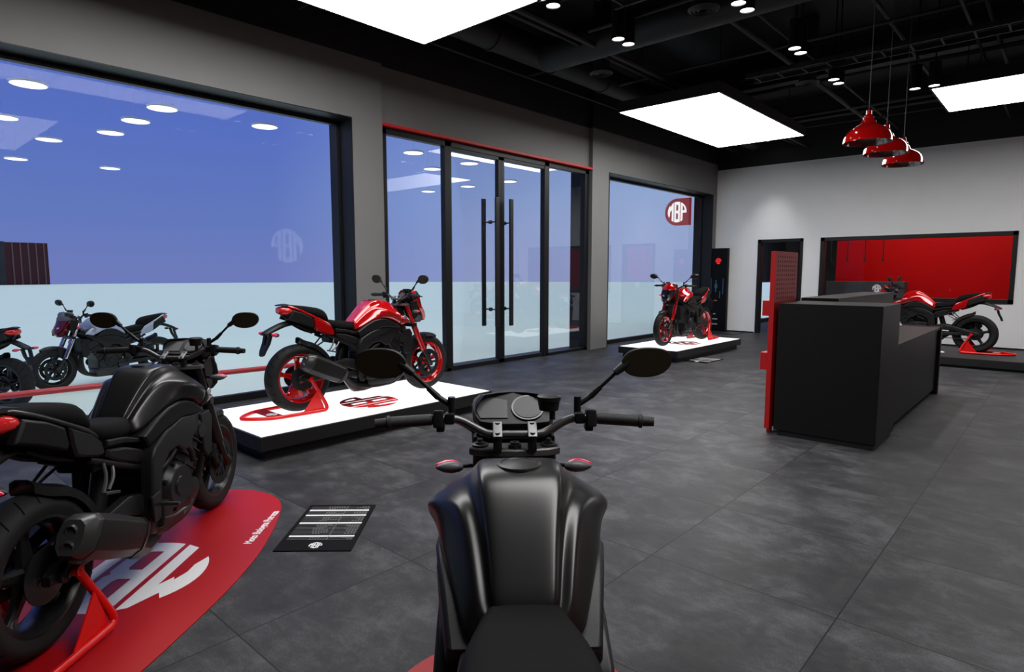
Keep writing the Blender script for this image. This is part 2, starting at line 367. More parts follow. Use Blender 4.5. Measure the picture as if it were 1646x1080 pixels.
for i, (X, Y, z) in enumerate(((-5.1, 7.5, 4.25), (-3.1, 6.45, 4.25), (-3.1, 9.9, 4.25))):
    v = empty('air_diffuser', (X, Y, z)); tag(v, 'round black ceiling air diffuser, %s' % ('nearest the glass doors', 'between the pairs of downlights in the middle', 'beyond the second ceiling panel light')[i], 'vent')
    mm = MB()
    for r in (.05, .09, .13): mm.lathe([(0, r), (.02, r+.035), (.03, r+.03), (.01, r-.005)], (0, 0, 0), 'z', 28, closed=True)
    mm.build('louvre', DUCT, v); MB().tube([(0, 0, .03), (0, 0, 5.2-z)], .12, 20).build('neck', DUCT, v)
pi_ = 0
for k, X in enumerate((-6.3, -5.2, -4.9, -4.7, -3.4, -3.15, -2.9, -1.9, -1.1, -.95, .6, 1.5, 2.2, 3.3)):
    z = 4.8+.3*random.random() if -.7 < X < .0 else 4.35+.3*random.random(); r = random.choice((.018, .025, .035))
    tag(MB().tube([(X, -4.0, z), (X, 15.3, z)], r, 8).build('ceiling_pipe', DUCT), 'thin black service pipe running along the length of the dark ceiling', 'pipe', 'lengthwise ceiling pipes')
for k, Y in enumerate((3.6, 3.75, 5.6, 6.2, 7.6, 8.6, 9.4, 9.55, 10.6, 12.4, 12.6, 13.6)):
    z = 4.3+.3*random.random(); r = random.choice((.015, .022, .03)); x0 = random.choice((-6.6, -5.5, -4.4)); x1 = random.choice((1.5, 3., 4.8))
    tag(MB().tube([(x0, Y, z), (x1, Y, z)], r, 8).build('ceiling_pipe', DUCT), 'thin black service pipe crossing the width of the dark ceiling', 'pipe', 'crosswise ceiling pipes')
for (x0, y0, x1, z) in ((-3.6, 5.2, 4.6, 4.12), (-3.5, 8.6, 4.6, 4.12)):
    t = MB()
    for yy in (0, .3):
        t.box(x0, x1, y0+yy, y0+yy+.03, z, z+.06)
    x = x0+.1
    while x < x1: t.box(x, x+.02, y0, y0+.33, z, z+.015); x += .3
    tag(t.build('cable_tray', DUCT), 'black ladder cable tray hung under the ceiling, %s' % ('nearer the camera' if y0 < 6 else 'nearer the white back wall'), 'cable tray')
# ceiling panel lights
def panel_light(x0, x1, y0, y1, label, along='y'):
    e = empty('ceiling_panel_light', ((x0+x1)/2, (y0+y1)/2, 4.0)); tag(e, label, 'ceiling light', 'large white ceiling panel lights')
    a, b = (x1-x0)/2, (y1-y0)/2
    MB().box(-a-.03, a+.03, -b-.03, b+.03, .004, .16).build('housing', CEIL, e)
    g = .008; n3 = 3
    for k in range(3):
        if along == 'y': q = (-a, a, -b+2*b*k/3+(g if k else 0), -b+2*b*(k+1)/3-(g if k < 2 else 0))
        else: q = (-a+2*a*k/3+(g if k else 0), -a+2*a*(k+1)/3-(g if k < 2 else 0), -b, b)
        MB().box(q[0], q[1], q[2], q[3], 0, .0035).build('diffuser', PANEL, e)
    for sx in (-1, 1):
        for sy in (-1, 1): MB().tube([(sx*a*.8, sy*b*.8, .16), (sx*a*.8, sy*b*.8, 1.2)], .006, 6).build('hanger', FRAME, e)
panel_light(-5.48, -3.86, 8.59, 12.25, 'large white panel light in front of the far window')
panel_light(-5.48, -3.86, .95, 4.61, 'large white panel light cut by the top edge of the photo')
panel_light(-1.62, 2.04, 10.4, 12.0, 'white panel light at the right edge of the photo beyond the red pendants', 'x')
panel_light(-1.62, 2.04, 1.2, 2.8, 'white panel light overhead that mirrors faintly in the left window', 'x')
# downlights
DL = [(-3.82, 4.59), (-3.82, 4.80), (-3.82, 5.93), (-3.82, 6.135), (-2.5, 4.34), (-2.5, 4.56), (-2.5, 5.92), (-2.5, 6.13), (-2.5, 7.50), (-2.5, 7.70), (-2.5, 9.03), (-2.5, 9.25), (-1.79, 10.22), (-1.57, 10.22)]
DLW = ['left of the front pair near the top edge panel light', 'right of the front pair near the top edge panel light', 'left of the pair before the far panel light', 'right of the pair before the far panel light', 'upper of the pair cut by the top edge', 'lower of the pair cut by the top edge', 'upper of the pair above the far panel light', 'lower of the pair above the far panel light', 'upper of the pair right of the far panel light', 'lower of the pair right of the far panel light', 'left of the small pair left of the pendants', 'right of the small pair left of the pendants', 'left of the pair right of the pendants', 'right of the pair right of the pendants']
CYL = mat('black_cylinder_metal', (.01, .01, .01), .35)
proto = None
def downlight(x, y, label, spot=True, z=4.0, cone=85):
    e = empty('downlight', (x, y, z)); tag(e, 'black downlight, ' + label, 'downlight', 'cylinder downlights')
    MB().lathe([(.31, 0), (.31, .07), (0, .07), (0, .0645), (.012, .0635)], (0, 0, 0), 'z', 32).build('housing', CYL, e)
    MB().lathe([(.010, 0), (.010, .0637)], (0, 0, 0), 'z', 32).build('lens', DISC, e)
    MB().tube([(0, 0, .31), (0, 0, 5.2-z)], .01, 8).build('stem', CYL, e)
    if spot:
        ld = bpy.data.lights.new('downlight_beam', 'SPOT'); ld.energy = SPOT_W; ld.spot_size = math.radians(cone); ld.spot_blend = .8; ld.shadow_soft_size = .055; ld.color = (1, .99, .98)
        lo = bpy.data.objects.new('downlight_beam', ld); col.objects.link(lo); lo.location = (0, 0, -.02); lo.parent = e
for (x, y), l_ in zip(DL, DLW): downlight(x, y, l_)
downlight(-5.43, 14.72, 'close to the back wall, its cone lights the white paint', z=4.5, cone=62)
# pendants
def pendant(y, label):
    e = empty('pendant_lamp', (-1.51, y, 2.70)); tag(e, label, 'pendant lamp', 'red pendant lamps')
    prof = [(0, .205), (.010, .204), (.05, .196), (.09, .178), (.12, .152), (.145, .115), (.16, .08), (.175, .066), (.19, .064), (.2, .058), (.215, .045), (.23, .046), (.24, .038), (.255, .024), (.29, .022), (.30, .012), (.30, 0)]
    s = MB().lathe(prof, (0, 0, 0), 'z', 48).build('lamp_shade', mat('red_enamel', (.62, .004, .004), .12, 0, .6, coat=1.), e)
    MB().lathe([(0, .205), (.003, .200), (.05, .192), (.09, .173), (.12, .147), (.145, .108), (.15, 0)], (0, 0, 0), 'z', 48).build('shade_lining', mat('dark_metal_lining', (.25, .2, .18), .18, .9), s)
    MB().lathe([(.145, 0), (.14, .025), (.10, .035), (.075, .025), (.068, 0)], (0, 0, 0), 'z', 20).build('bulb', mat('lamp_bulb_glass', (.7, .65, .6), .2), e)
    MB().tube([(0, 0, .29), (0, 0, 2.48)], .0035, 8).build('cord', mat('grey_cord', (.08, .08, .08), .5), e)
    MB().lathe([(2.44, .0), (2.44, .05), (2.5, .05)], (0, 0, 0), 'z', 20).build('ceiling_rose', CYL, e)
pendant(6.6, 'largest looking red enamel pendant lamp, left and highest of the three'); pendant(7.35, 'red enamel pendant lamp in the middle of the row of three'); pendant(8.2, 'red enamel pendant lamp, right and lowest of the three')
# outdoor disc lights
OD = [(-10.56, 2.01), (-13.09, 2.11), (-14.62, 3.03), (-17.6, 3.02), (-13.08, 3.64), (-11.76, 3.65), (-10.57, 3.66), (-17.5, 4.81), (-10.55, 5.28), (-10.5, 8.5), (-11.78, 10.12), (-15.1, 12.79), (-10.55, 10.18), (-13.37, 12.84), (-11.79, 12.92), (-9.05, 2.02), (-9.1, 3.66), (-9.05, 5.28), (-9.0, 8.5), (-9.1, 10.15)]
lens0 = MB().lathe([(0, 0), (0, .205)], (0, 0, 0), 'z', 36).build('lens', DISCO)
rim0 = MB().lathe([(-.002, .205), (-.002, .215), (.03, .215), (.03, 0)], (0, 0, 0), 'z', 36).build('rim', mat('pale_disc_rim', (.6, .65, .8), .5))
cab0 = MB().tube([(0, 0, .03), (0, 0, 6)], .002, 6).build('cable', mat('pale_cable', (.3, .4, .7), .5))
for i, (x, y) in enumerate(OD):
    e = empty('disc_light', (x, y, 4.0)); tag(e, 'glowing white disc lamp hanging outside behind the glass', 'outdoor lamp', 'white disc lamps hanging outside')
    for s_ in (lens0, rim0, cab0):
        c = s_ if i == 0 else s_.copy()
        if i: col.objects.link(c)
        c.parent = e
# platforms
def platform(x0, x1, y0, y1, h, label, lit, name='display_platform'):
    cx, cy = (x0+x1)/2, (y0+y1)/2; e = empty(name, (cx, cy, 0)); tag(e, label, 'platform'); a, b = (x1-x0)/2, (y1-y0)/2
    MB().box(-a+.06, a-.06, -b+.06, b-.06, 0, h-.12).build('plinth', FRAME, e)
    MB().box(-a, a, -b, b, h-.12, h-.004, .004).build('deck', PLAT, e)
    if lit: MB().box(-a+.025, a-.025, -b+.02, b-.02, h-.004, h).build('light_top', LIGHTBOX, e)
    else: MB().box(-a+.01, a-.01, -b+.01, b-.01, h-.004, h).build('top', mat('black_speckled_top', (.02, .02, .021), .6, noise=(80, .5)), e)
    return e
RLOGO = mat('red_logo_film', (.40, .006, .008), .7, 0, .2)
p1 = platform(-5.95, -4.67, 2.2, 4.83, .2, 'glowing white display platform under the red motorcycle by the first window', True)
logo('logo', RLOGO, p1, .29, .002, Matrix.Translation((.12, .07, .201)) @ Matrix.Rotation(PI, 4, 'Z'))
p2 = platform(-5.90, -4.76, 9.33, 11.97, .2, 'glowing white display platform under the red motorcycle by the far window', True)
logo('logo', RLOGO, p2, .29, .002, Matrix.Translation((.08, -.1, .201)) @ Matrix.Rotation(PI, 4, 'Z'))
p3 = platform(-3.2, -.2, 11.85, 13.35, .16, 'black display platform under the motorcycle behind the reception desk', False)
logo('logo', mat('white_letter_paint', (.8, .8, .8), .5), p3, .28, .002, Matrix.Translation((-.1, -.1, .161)))
# info cards
def card(x, y, rz, s, label):
    e = empty('spec_sheet', (x, y, 0), rz); tag(e, label, 'floor sign'); a, b = .21*s, .33*s
    MB().box(-a, a, -b, b, 0, .006).build('sheet', mat('black_card', (.002, .002, .0025), .7, 0, .1), e)
    wm = mat('white_print', (.75, .75, .75), .6); gm = mat('grey_print', (.12, .12, .12), .6)
    m = MB(); g = MB(); zz = .0065
    def V(v): return b-2*b*v
    for v in (.14, .26, .44, .72): m.box(-a*.88, a*.88, V(v+.014), V(v-.014), .006, zz)
    m.build('bars', wm, e)
    rng = random.Random(3)
    k = .06
    while k < .80:
        if all(abs(k-v) > .02 for v in (.14, .26, .44, .72)):
            g.box(-a*.88, a*.88, V(k+.0025), V(k-.0025), .006, zz-.0001)
            x0 = -a*.4+rng.random()*a*.1; 
            for q in range(rng.randint(3, 7)): g.box(x0, x0+a*.05, V(k-.004), V(k-.014), .006, zz); x0 += a*.075
            x0 = a*.85
            for q in range(rng.randint(2, 5)): g.box(x0-a*.05, x0, V(k-.004), V(k-.014), .006, zz); x0 -= a*.08
        k += .028
    g.box(a*.18, a*.2, V(.8), V(.04), .006, zz)
    g.build('print_lines', gm, e)
    logo('logo', wm, e, .036*s, .001, Matrix.Translation((0, V(.9), .0065)))
card(-3.17, 1.885, math.radians(43), 1.0, 'black specification sheet lying on the floor tiles beside the red mat')
card(-4.6, 9.98, 0.0, 1.0, 'small black specification sheet on the floor beside the far lit platform')
# totem and its floor mat
t = empty('display_totem', (-6.66, 15.22, 0)); tag(t, 'tall black display totem with a round red logo against the back wall', 'display stand')
MB().box(-.205, .21, -.06, .06, 0, 2.1, .004).build('body', mat('gloss_black_screen', (.003, .003, .0035), .5, 0, .12), t)
logo('logo', mat('red_backlit_logo', (.6, .01, .01), .4, emit=(.8, .01, .01), es=.8), t, .075, .004, Matrix.Translation((-.02, -.062, 1.78)) @ Matrix.Rotation(PI/2, 4, 'X'))
sg = mat('screen_picture', (.02, .05, .09), .3, emit=(.02, .05, .09), es=.5); m = MB()
for x0, z0, x1, z1 in ((-.20, .95, -.185, 1.35), (.11, .95, .125, 1.35), (-.08, 1.0, -.055, 1.3), (-.1, 1.1, -.03, 1.2), (.03, .85, .05, 1.02)): m.box(x0, x1, -.0625, -.061, z0, z1)
m.build('screen_image', sg, t); m = MB()
for z, n_ in ((.43, 2), (.30, 5), (.17, 5)):
    for k in range(n_): m.box(-.02-n_*.0175+k*.035-.06, -.02-n_*.0175+k*.035-.035, -.0625, -.061, z, z+.03)
m.build('screen_text', mat('screen_text_grey', (.2, .2, .2), .5, emit=(.3, .3, .3), es=.3), t)
tag(MB().box(-6.86, -5.95, 14.5, 15.12, 0, .012).build('floor_mat', mat('black_rubber_mat', (.006, .006, .007), .5)), 'black mat on the floor in front of the tall totem', 'mat')
# reception desk
DK = mat('black_desk_laminate', (.005, .0045, .0047), .45, 0, .22, noise=(15, .08)); e = empty('reception_desk', (-1.57, 5.79, 0)); tag(e, 'black angular reception desk with a high front block and lower counter', 'desk')
MB().box(-.40, .435, 0, .69, .05, 1.22, .003).build('front_block', DK, e)
MB().box(-.365, .42, .012, .66, 0, .05).build('plinth', FRAME, e)
MB().box(.02, .385, .69, 3.3, .06, .80).build('counter_base', DK, e); MB().box(-.05, .405, .69, 3.3, .80, .83, .002).build('counter_top', DK, e)
MB().box(.0, .42, 3.30, 3.37, .0, .835, .002).build('end_panel', DK, e); MB().box(.04, .34, .66, 3.3, 0, .06).build('plinth', FRAME, e)
MB().box(-.42, -.08, .69, 3.15, .08, 1.25, .003).build('high_counter', DK, e); MB().box(-.37, -.12, .66, 3.1, 0, .08).build('plinth', FRAME, e)
# red pegboard
e = empty('pegboard_display', (-2.04, 5.79, 0)); tag(e, 'tall red perforated pegboard panel standing against the left side of the desk', 'display panel')
MB().box(-.015, .03, 0, .60, .05, 1.69, .002).box(-.01, .025, .05, .1, 0, .05).box(-.01, .025, .5, .55, 0, .05).build('panel', REDP, e)
m = MB()
for i in range(10):
    for j in range(9): m.box(.030, .0315, .05+j*.058, .066+j*.058, 1.255+i*.042, 1.272+i*.042)
o = m.build('holes', mat('dark_red_hole', (.08, .002, .002), .8), e); o['kind'] = 'stuff'
MB().box(-.075, -.015, 0, .5, 1.10, 1.24, .002).build('shelf', REDP, e); MB().box(-.075, -.015, 0, .5, .60, .76, .002).build('shelf', REDP, e)
# red rail outside, sign, far building
e = empty('guard_rail', (-8.05, 2.5, -.17)); tag(e, 'round red metal rail running outside along the first window', 'rail')
MB().tube([(-.25, -3.0, .39), (.15, 1.9, .39)], .034, 16).build('rail', mat('dull_red_rail', (.55, .04, .05), .4), e)
for y in (-2.6, .35, 1.84): MB().tube([(-.25+.0816*(y+3), y, 0), (-.25+.0816*(y+3), y, .37)], .022, 12).build('post', mat('dull_red_rail', (.36, .03, .035)), e)
e = empty('projecting_sign', (-7.37, 14.95, 3.05)); tag(e, 'red rounded projecting sign with white letters mounted outside the far window', 'sign')
pl = [(0.0, .345), (-.36, .345)] + [(-.36-.345*math.sin(a), .345*math.cos(a)) for a in [PI*i/20 for i in range(1, 20)]] + [(-.36, -.345), (0.0, -.345)]
MB().prism(pl, -.04, .04, 'y', bev=.004).build('board', mat('dark_red_sign', (.28, .016, .02), .5, emit=(.28, .016, .02), es=.55), e)
logo('logo', emis('sign_letters', (1, 1, 1), 1.1), e, .262, .006, Matrix.Translation((-.355, -.044, 0)) @ Matrix.Rotation(PI/2, 4, 'X'))
e = empty('far_building', (-104, 15, -.17)); tag(e, 'low dark red and grey building far outside at the left edge', 'building')
MB().box(-3, 0, -9, 0.9, 0, 5.7).build('grey_wing', mat('weathered_grey_facade', (.03, .03, .035), .8, noise=(.8, .6)), e)
m = MB().box(-3, 0.02, .9, 5.5, 0, 5.6); m.build('red_wing', mat('dark_red_cladding', (.05, .002, .004), .7), e)
m = MB()
for k in range(5): m.box(0.02, .08, 1.6+k*.85, 1.75+k*.85, 0, 5.6)
m.build('stripes', mat('pale_strip', (.14, .08, .08), .7), e)
# illuminated wall logo on the side wall
e = empty('wall_logo_sign', (4.98, 10.3, 2.37)); tag(e, 'white monogram sign glowing on the side wall, seen mirrored in the first window', 'sign')
logo('letters', emis('wall_sign_letters', (1, 1, 1), 5.0), e, .56, .02, Matrix.Rotation(-PI/2, 4, 'Z') @ Matrix.Rotation(PI/2, 4, 'X'))
# ------------------------------------------------------------------ red mats
MATRED = mat('red_vinyl_mat', (.36, .003, .006), .46, 0, .35, noise=(2, .03))
def red_mat(x, y, ang, label, text=True):
    e = empty('floor_mat', (x, y, 0), ang); tag(e, label, 'mat')
    half = [(1.84, -.10), (1.80, -.19), (1.74, -.30), (1.61, -.41), (1.41, -.475), (1.08, -.535), (.83, -.562), (.55, -.565), (.32, -.551), (-.11, -.505), (-.35, -.46), (-.46, -.38), (-.50, -.25), (-.515, -.10)]
    poly = half + [(a, -b) for a, b in reversed(half)]
    MB().prism(smooth_poly(poly, 2), 0, .004, 'z').build('sheet', MATRED, e)
    wm = mat('white_mat_print', (.78, .78, .78), .4)
    logo('logo', wm, e, .36, .0012, Matrix.Translation((.63, -.0, .0045)) @ Matrix.Rotation(PI/2, 4, 'Z'))
    if text: place('lettering', text_mesh('lt', 'Moto Bologna Potenza', .062, .0005), wm, e, Matrix.Translation((.97, -.468, .0046)) @ Matrix.Rotation(math.radians(1.5), 4, 'Z') @ Matrix.Diagonal((.82, 1, 1, 1)))
red_mat(-2.955, .435, math.radians(133), 'red floor mat with white monogram under the black motorcycle at the left')
red_mat(-.345, .452, math.radians(134), 'red floor mat under the black motorcycle in the foreground, mostly hidden', False)
# ------------------------------------------------------------------ paddock stands
STR = mat('red_stand_enamel', (.68, .004, .003), .3)
def stand(loc, rz, label):
    e = empty('paddock_stand', loc, rz); tag(e, label, 'stand', 'red rear paddock stands')
    m = MB(); r = .017
    L = [(.035, .175, .318), (.06, .18, .27), (.17, .215, .055), (.155, .22, .02), (.10, .22, .019), (-.20, .205, .019), (-.34, .19, .019), (-.45, .12, .019), (-.53, .045, .019), (-.545, 0, .019)]
    p = smooth_path(L, 2); p = p + [Vector((q.x, -q.y, q.z)) for q in reversed(p[:-1])]
    m.tube(p, r, 14); m.build('frame', STR, e)
    for s in (-1, 1):
        MB().lathe([(-.02, 0), (-.02, .022), (.03, .022), (.03, 0)], (.035, s*.168, .318), 'y', 20).build('axle_cup', STR, e)
        MB().prism([(.072, .21), (.13, .075), (.14, .03), (-.075, .022), (-.02, .09)], s*.203, s*.209, 'y').build('gusset', STR, e)
    MB().box(-.36, -.24, -.185, .185, .019, .026, .002).build('cross_plate', mat('dark_red_plate', (.25, .004, .006), .7, 0, .2), e)
    logo('logo', mat('white_mat_print', (.78, .78, .78), .4), e, .05, .001, Matrix.Translation((-.30, -.06, .027)) @ Matrix.Rotation(-PI/2, 4, 'Z'))
# ------------------------------------------------------------------ motorcycle
RUB = mat('tyre_rubber', (.012, .012, .012), .7, 0, .25, bump=(90, .2)); GRV = mat('tyre_groove', (.001, .001, .001), 1.0, 0, 0.)
PL = mat('black_moulded_plastic', (.007, .007, .0073), .45, 0, .3, bump=(200, .1)); GM = mat('dark_cast_metal', (.014, .014, .0145), .38, .2, .35, noise=(9, .15))
ENG = mat('dark_engine_metal', (.018, .0175, .017), .42, .4, noise=(14, .3)); SEATM = mat('black_seat_vinyl', (.0035, .0035, .0035), .8, 0, .12, bump=(260, .15))
STEEL = mat('brushed_steel', (.42, .42, .43), .3, .9); DSTEEL = mat('dark_steel', (.10, .10, .10), .35, .8); GLB = mat('gloss_black_plastic', (.006, .006, .007), .2)
REDLENS = mat('red_lamp_lens', (.60, .02, .02), .12, 0, .5, coat=.6, emit=(.5, .01, .01), es=.12); MIRR = mat('mirror_glass', (.022, .017, .010), .5, 0, .12)  # mirrors: the brown they reflect is put into a matte colour
SCR = mat('grey_display_glass', (.05, .05, .052), .45, 0, .4); MUF = mat('dark_exhaust_metal', (.028, .027, .0265), .38, .6); CHR = mat('chrome', (.75, .75, .78), .12, 1.)
BLKP = mat('satin_black_paint', (.05, .049, .049), .31, .85, .4); BLKR = mat('black_wheel_paint', (.010, .010, .010), .3)
REDP2 = mat('gloss_red_paint', (.55, .004, .006), .10, .3, .8, coat=1.); SILV = mat('silver_blue_paint', (.42, .46, .62), .25, .2, .5, coat=.6)
MARO = mat('maroon_paint', (.12, .003, .006), .25, .1, .5, coat=.6); GRYP = mat('grey_plastic', (.10, .10, .11), .4); SIL2 = mat('silver_trim', (.5, .5, .5), .3, .5)
PINK = mat('indicator_lens', (.65, .03, .08), .15, 0, .5, emit=(.6, .02, .06), es=.15)
SCHEMES = {
 'black': dict(tank=BLKP, tail=BLKP, rim=BLKR, fork=GM, visor=PL, badge=SIL2, mask=GLB, strip=PL, rearrim=BLKR, ringl=GM),
 'red': dict(tank=REDP2, tail=REDP2, rim=REDP2, rearrim=REDP2, fork=REDP2, visor=REDP2, badge=SIL2, mask=GLB, strip=REDP2, ringl=REDP2),
 'redblack': dict(tank=REDP2, tail=REDP2, rim=BLKR, rearrim=BLKR, fork=REDP2, visor=REDP2, badge=SIL2, mask=GLB, strip=REDP2, ringl=BLKR),
 'silver': dict(tank=SILV, tail=SILV, rim=BLKR, rearrim=BLKR, fork=CHR, visor=GRYP, badge=SIL2, mask=MARO, strip=MARO, ringl=BLKR),
}
def half_ring(x, half):
    R = [(x, -y, z) for y, z in half]; L_ = [(x, y, z) for y, z in reversed(half) if abs(y) > 1e-5]
    return R + L_
def wheel(name, R, wd, xc, zc, root, rimrole, rear):
    Rr = R-.095 if rear else R-.088
    m = MB(); w2 = wd/2*.78
    prof = [(-w2, Rr+.010), (-w2, Rr-.002), (-w2+.012, Rr-.012), (-w2+.03, Rr-.024), (0, Rr-.034), (w2-.03, Rr-.024), (w2-.012, Rr-.012), (w2, Rr-.002), (w2, Rr+.010), (0, Rr-.02)]
    m.lathe(prof, (0, 0, 0), 'y', 56, closed=True)
    for k in range(5):
        a = 2*PI*k/5 + (.35 if rear else 1.57)
        if rear:
            rings = []
            for rr, wv, tv, yy in ((.045, .034, .028, 0), (.09, .026, .022, .0), (.15, .020, .018, 0), (Rr-.045, .024, .022, 0), (Rr-.022, .040, .03, 0)):
                c, s = math.cos(a), math.sin(a); rings.append([(rr*c - u*s, yy+v, rr*s + u*c) for u, v in ((-wv, -tv*.5), (-wv*.5, -tv), (wv*.5, -tv), (wv, -tv*.5), (wv, tv*.5), (wv*.5, tv), (-wv*.5, tv), (-wv, tv*.5))])
            m.loft(rings)
        else:
            for d in (-.13, .13):
                rings = []
                for rr, dd, wv in ((.035, d*.5, .012), (.1, d*.75, .009), (Rr-.04, d*1.25, .011), (Rr-.018, d*1.5, .016)):
                    b = a+dd*(.6); c, s = math.cos(b), math.sin(b); rings.append([(rr*c-u*s, v, rr*s+u*c) for u, v in ((-wv, -.012), (wv, -.012), (wv, .012), (-wv, .012))])
                m.loft(rings)
    m.lathe([(-.055, .0), (-.055, .042), (-.02, .052), (.02, .052), (.055, .042), (.055, 0)], (0, 0, 0), 'y', 28)
    o = m.build('rear_wheel' if rear else 'front_wheel', GM, root); o.location = (xc, 0, zc); o['role'] = rimrole
    t = MB(); pr = []; n = 14; bead = Rr+.002
    for i in range(n+1):
        a = PI*i/n; pr.append((-wd/2*1.0*math.cos(a)*(1-.10*max(0, math.cos(a)**8)), bead + (R-bead)*(max(0, math.sin(a))**.62)))
    pr2 = [(-w2+.004, bead-.004)] + pr[1:-1] + [(w2-.004, bead-.004)]
    t.lathe(pr2, (0, 0, 0), 'y', 72, closed=True)
    def crown(y):
        a = math.acos(max(-1, min(1, -y/(wd/2)))); return bead + (R-bead)*(max(0, math.sin(a))**.62)
    ng = 22
    for k in range(ng):
        for s in (-1, 1):
            a0 = 2*PI*(k+(.5 if s > 0 else 0))/ng
            pts = [(s*(.012+.062*q/5)*(wd/.18), a0+.13*q/5) for q in range(6)]; A = []; B = []
            for y, a in pts:
                rr = crown(y)+.0012
                A.append((rr*math.cos(a), y, rr*math.sin(a))); B.append((rr*math.cos(a+.014), y, rr*math.sin(a+.014)))
            t.loft([A, B], False, 1, True, False)
    to = t.build('tyre', [RUB, GRV], o)
    return o
def disc(name, R0, R1, y, parent, M_, petals=10):
    m = MB(); m.lathe([(y-.002, R0), (y-.002, R1), (y+.002, R1), (y+.002, R0)], (0, 0, 0), 'y', 48, closed=True)
    for k in range(5):
        a = 2*PI*k/5; c, s = math.cos(a), math.sin(a)
        m.loft([[(rr*c-u*s, y+v, rr*s+u*c) for u, v in ((-.012, -.003), (.012, -.003), (.012, .003), (-.012, .003))] for rr in (.03, R0+.004)])
    return m.build(name, M_, parent)
def make_bike():
    root = empty('motorcycle')
    def P(mb, name, m, role=None, parent=None, **k):
        o = mb.build(name, m, parent or root, **k)
        if role: o['role'] = role
        return o
    RA, FA = (0, .316), (1.53, .305)
    rw = wheel('r', .316, .185, *RA, root, 'rearrim', True); fw = wheel('f', .305, .12, *FA, root, 'rim', False)
    disc('brake_disc', .045, .112, -.075, rw, GM); disc('sprocket', .05, .10, .078, rw, GM)
    for s in (-1, 1): disc('brake_disc', .105, .148, s*.062, fw, GM)
    # swingarm
    for s in (-1, 1):
        m = MB(); pts = [(.60, .375, .055, .03), (.45, .42, .045, .028), (.28, .40, .036, .026), (.10, .345, .034, .024), (-.02, .32, .032, .022), (-.06, .317, .02, .018)]
        rings = [[(x, s*.118+u*b, z+v*a) for u, v in ((-1, -.7), (-.7, -1), (.7, -1), (1, -.7), (1, .7), (.7, 1), (-.7, 1), (-1, .7))] for x, z, a, b in pts]
        m.loft(rings)
        pts = [(.58, .30, .03, .022), (.38, .305, .024, .02), (.18, .315, .024, .02), (.02, .316, .03, .02)]
        m.loft([[(x, s*.118+u*b, z+v*a) for u, v in ((-1, -.7), (-.7, -1), (.7, -1), (1, -.7), (1, .7), (.7, 1), (-.7, 1), (-1, .7))] for x, z, a, b in pts])
        m.lathe([(-.022, 0), (-.022, .03), (.022, .03), (.022, 0)], (0, s*.135, .316), 'y', 20)
        P(m, 'swingarm', GM)
    P(MB().tube([(0, -.17, .316), (0, .17, .316)], .010, 12), 'rear_axle', DSTEEL)
    # rear caliper, chain
    m = MB().obox((.09, -.10, .42), (.10, .035, .05), (0, .5, 0), .008); P(m, 'brake_caliper', GM)
    m = MB()
    for zz in (.385, .235): m.box(0, .56, .095, .105, zz-.006, zz+.006)
    P(m, 'chain', DSTEEL)
    # hugger
    m = MB(); A = []
    for k in range(13):
        a = math.radians(88-k*6.0); rr = .350+(.03 if k == 0 else .008 if k == 1 else 0); c, s = math.cos(a), math.sin(a)
        wv = .095 if k > 1 else .05+.02*k
        A.append([(rr*c*f, y, .316+rr*s*f) for y, f in ((-wv, .86), (-wv*.96, .96), (-wv*.5, 1.0), (wv*.5, 1.0), (wv*.96, .96), (wv, .86), (wv*.92, .90), (wv*.5, .98), (-wv*.5, .98), (-wv*.92, .90))])
    m.loft(A); P(m, 'rear_hugger', PL)
    # frame castings
    fo = [(.592, .655), (.70, .712), (.84, .748), (.98, .740), (1.06, .765), (1.20, .86), (1.22, .80), (1.12, .72), (1.02, .66), (.955, .615), (.92, .56), (.86, .565), (.80, .605), (.72, .595), (.655, .545), (.635, .48), (.628, .40), (.645, .30), (.625, .215), (.575, .225), (.552, .30), (.545, .385), (.549, .493), (.555, .60)]
    yf = lambda x, z: -.09*max(0, (x-.98)/.24)**1.2 - .05*max(0, (.42-z)/.2)*.7
    for s in (-1, 1): P(panel(MB(), fo, .135, .195, .008, -s if s > 0 else 1, yf) if False else panel(MB(), fo, .135, .195, .008, s, yf), 'frame', GM, bevel=.004)
    # tank lower trim
    tr = [(.562, .717), (.60, .742), (.66, .783), (.735, .82), (.81, .836), (.885, .828), (.95, .805), (1.0, .77), (1.045, .735), (.985, .735), (.842, .75), (.70, .714), (.59, .657)]
    yt = lambda x, z: -.045*max(0, (.80-x)/.24) + .01*max(0, (x-.9)/.12)
    for s in (-1, 1): P(panel(MB(), tr, .10, .207, .008, s, yt), 'tank_trim', PL, bevel=.003)
    # engine
    m = MB().box(.64, 1.0, -.155, .155, .22, .50, .03)
    m.obox((.97, 0, .52), (.20, .30, .26), (0, .55, 0), .02)
    for k in range(5): m.obox((.93+.028*k, 0, .47+.045*k*.9), (.215, .325, .008), (0, .55, 0), .002)
    m.obox((1.04, 0, .65), (.19, .33, .10), (0, .55, 0), .02)
    m.box(.70, 1.02, -.10, .10, .14, .26, .03); m.lathe([(-.17, 0), (-.17, .04), (.17, .04), (.17, 0)], (1.10, 0, .61), 'y', 20)
    P(m, 'engine', ENG, bevel=0)
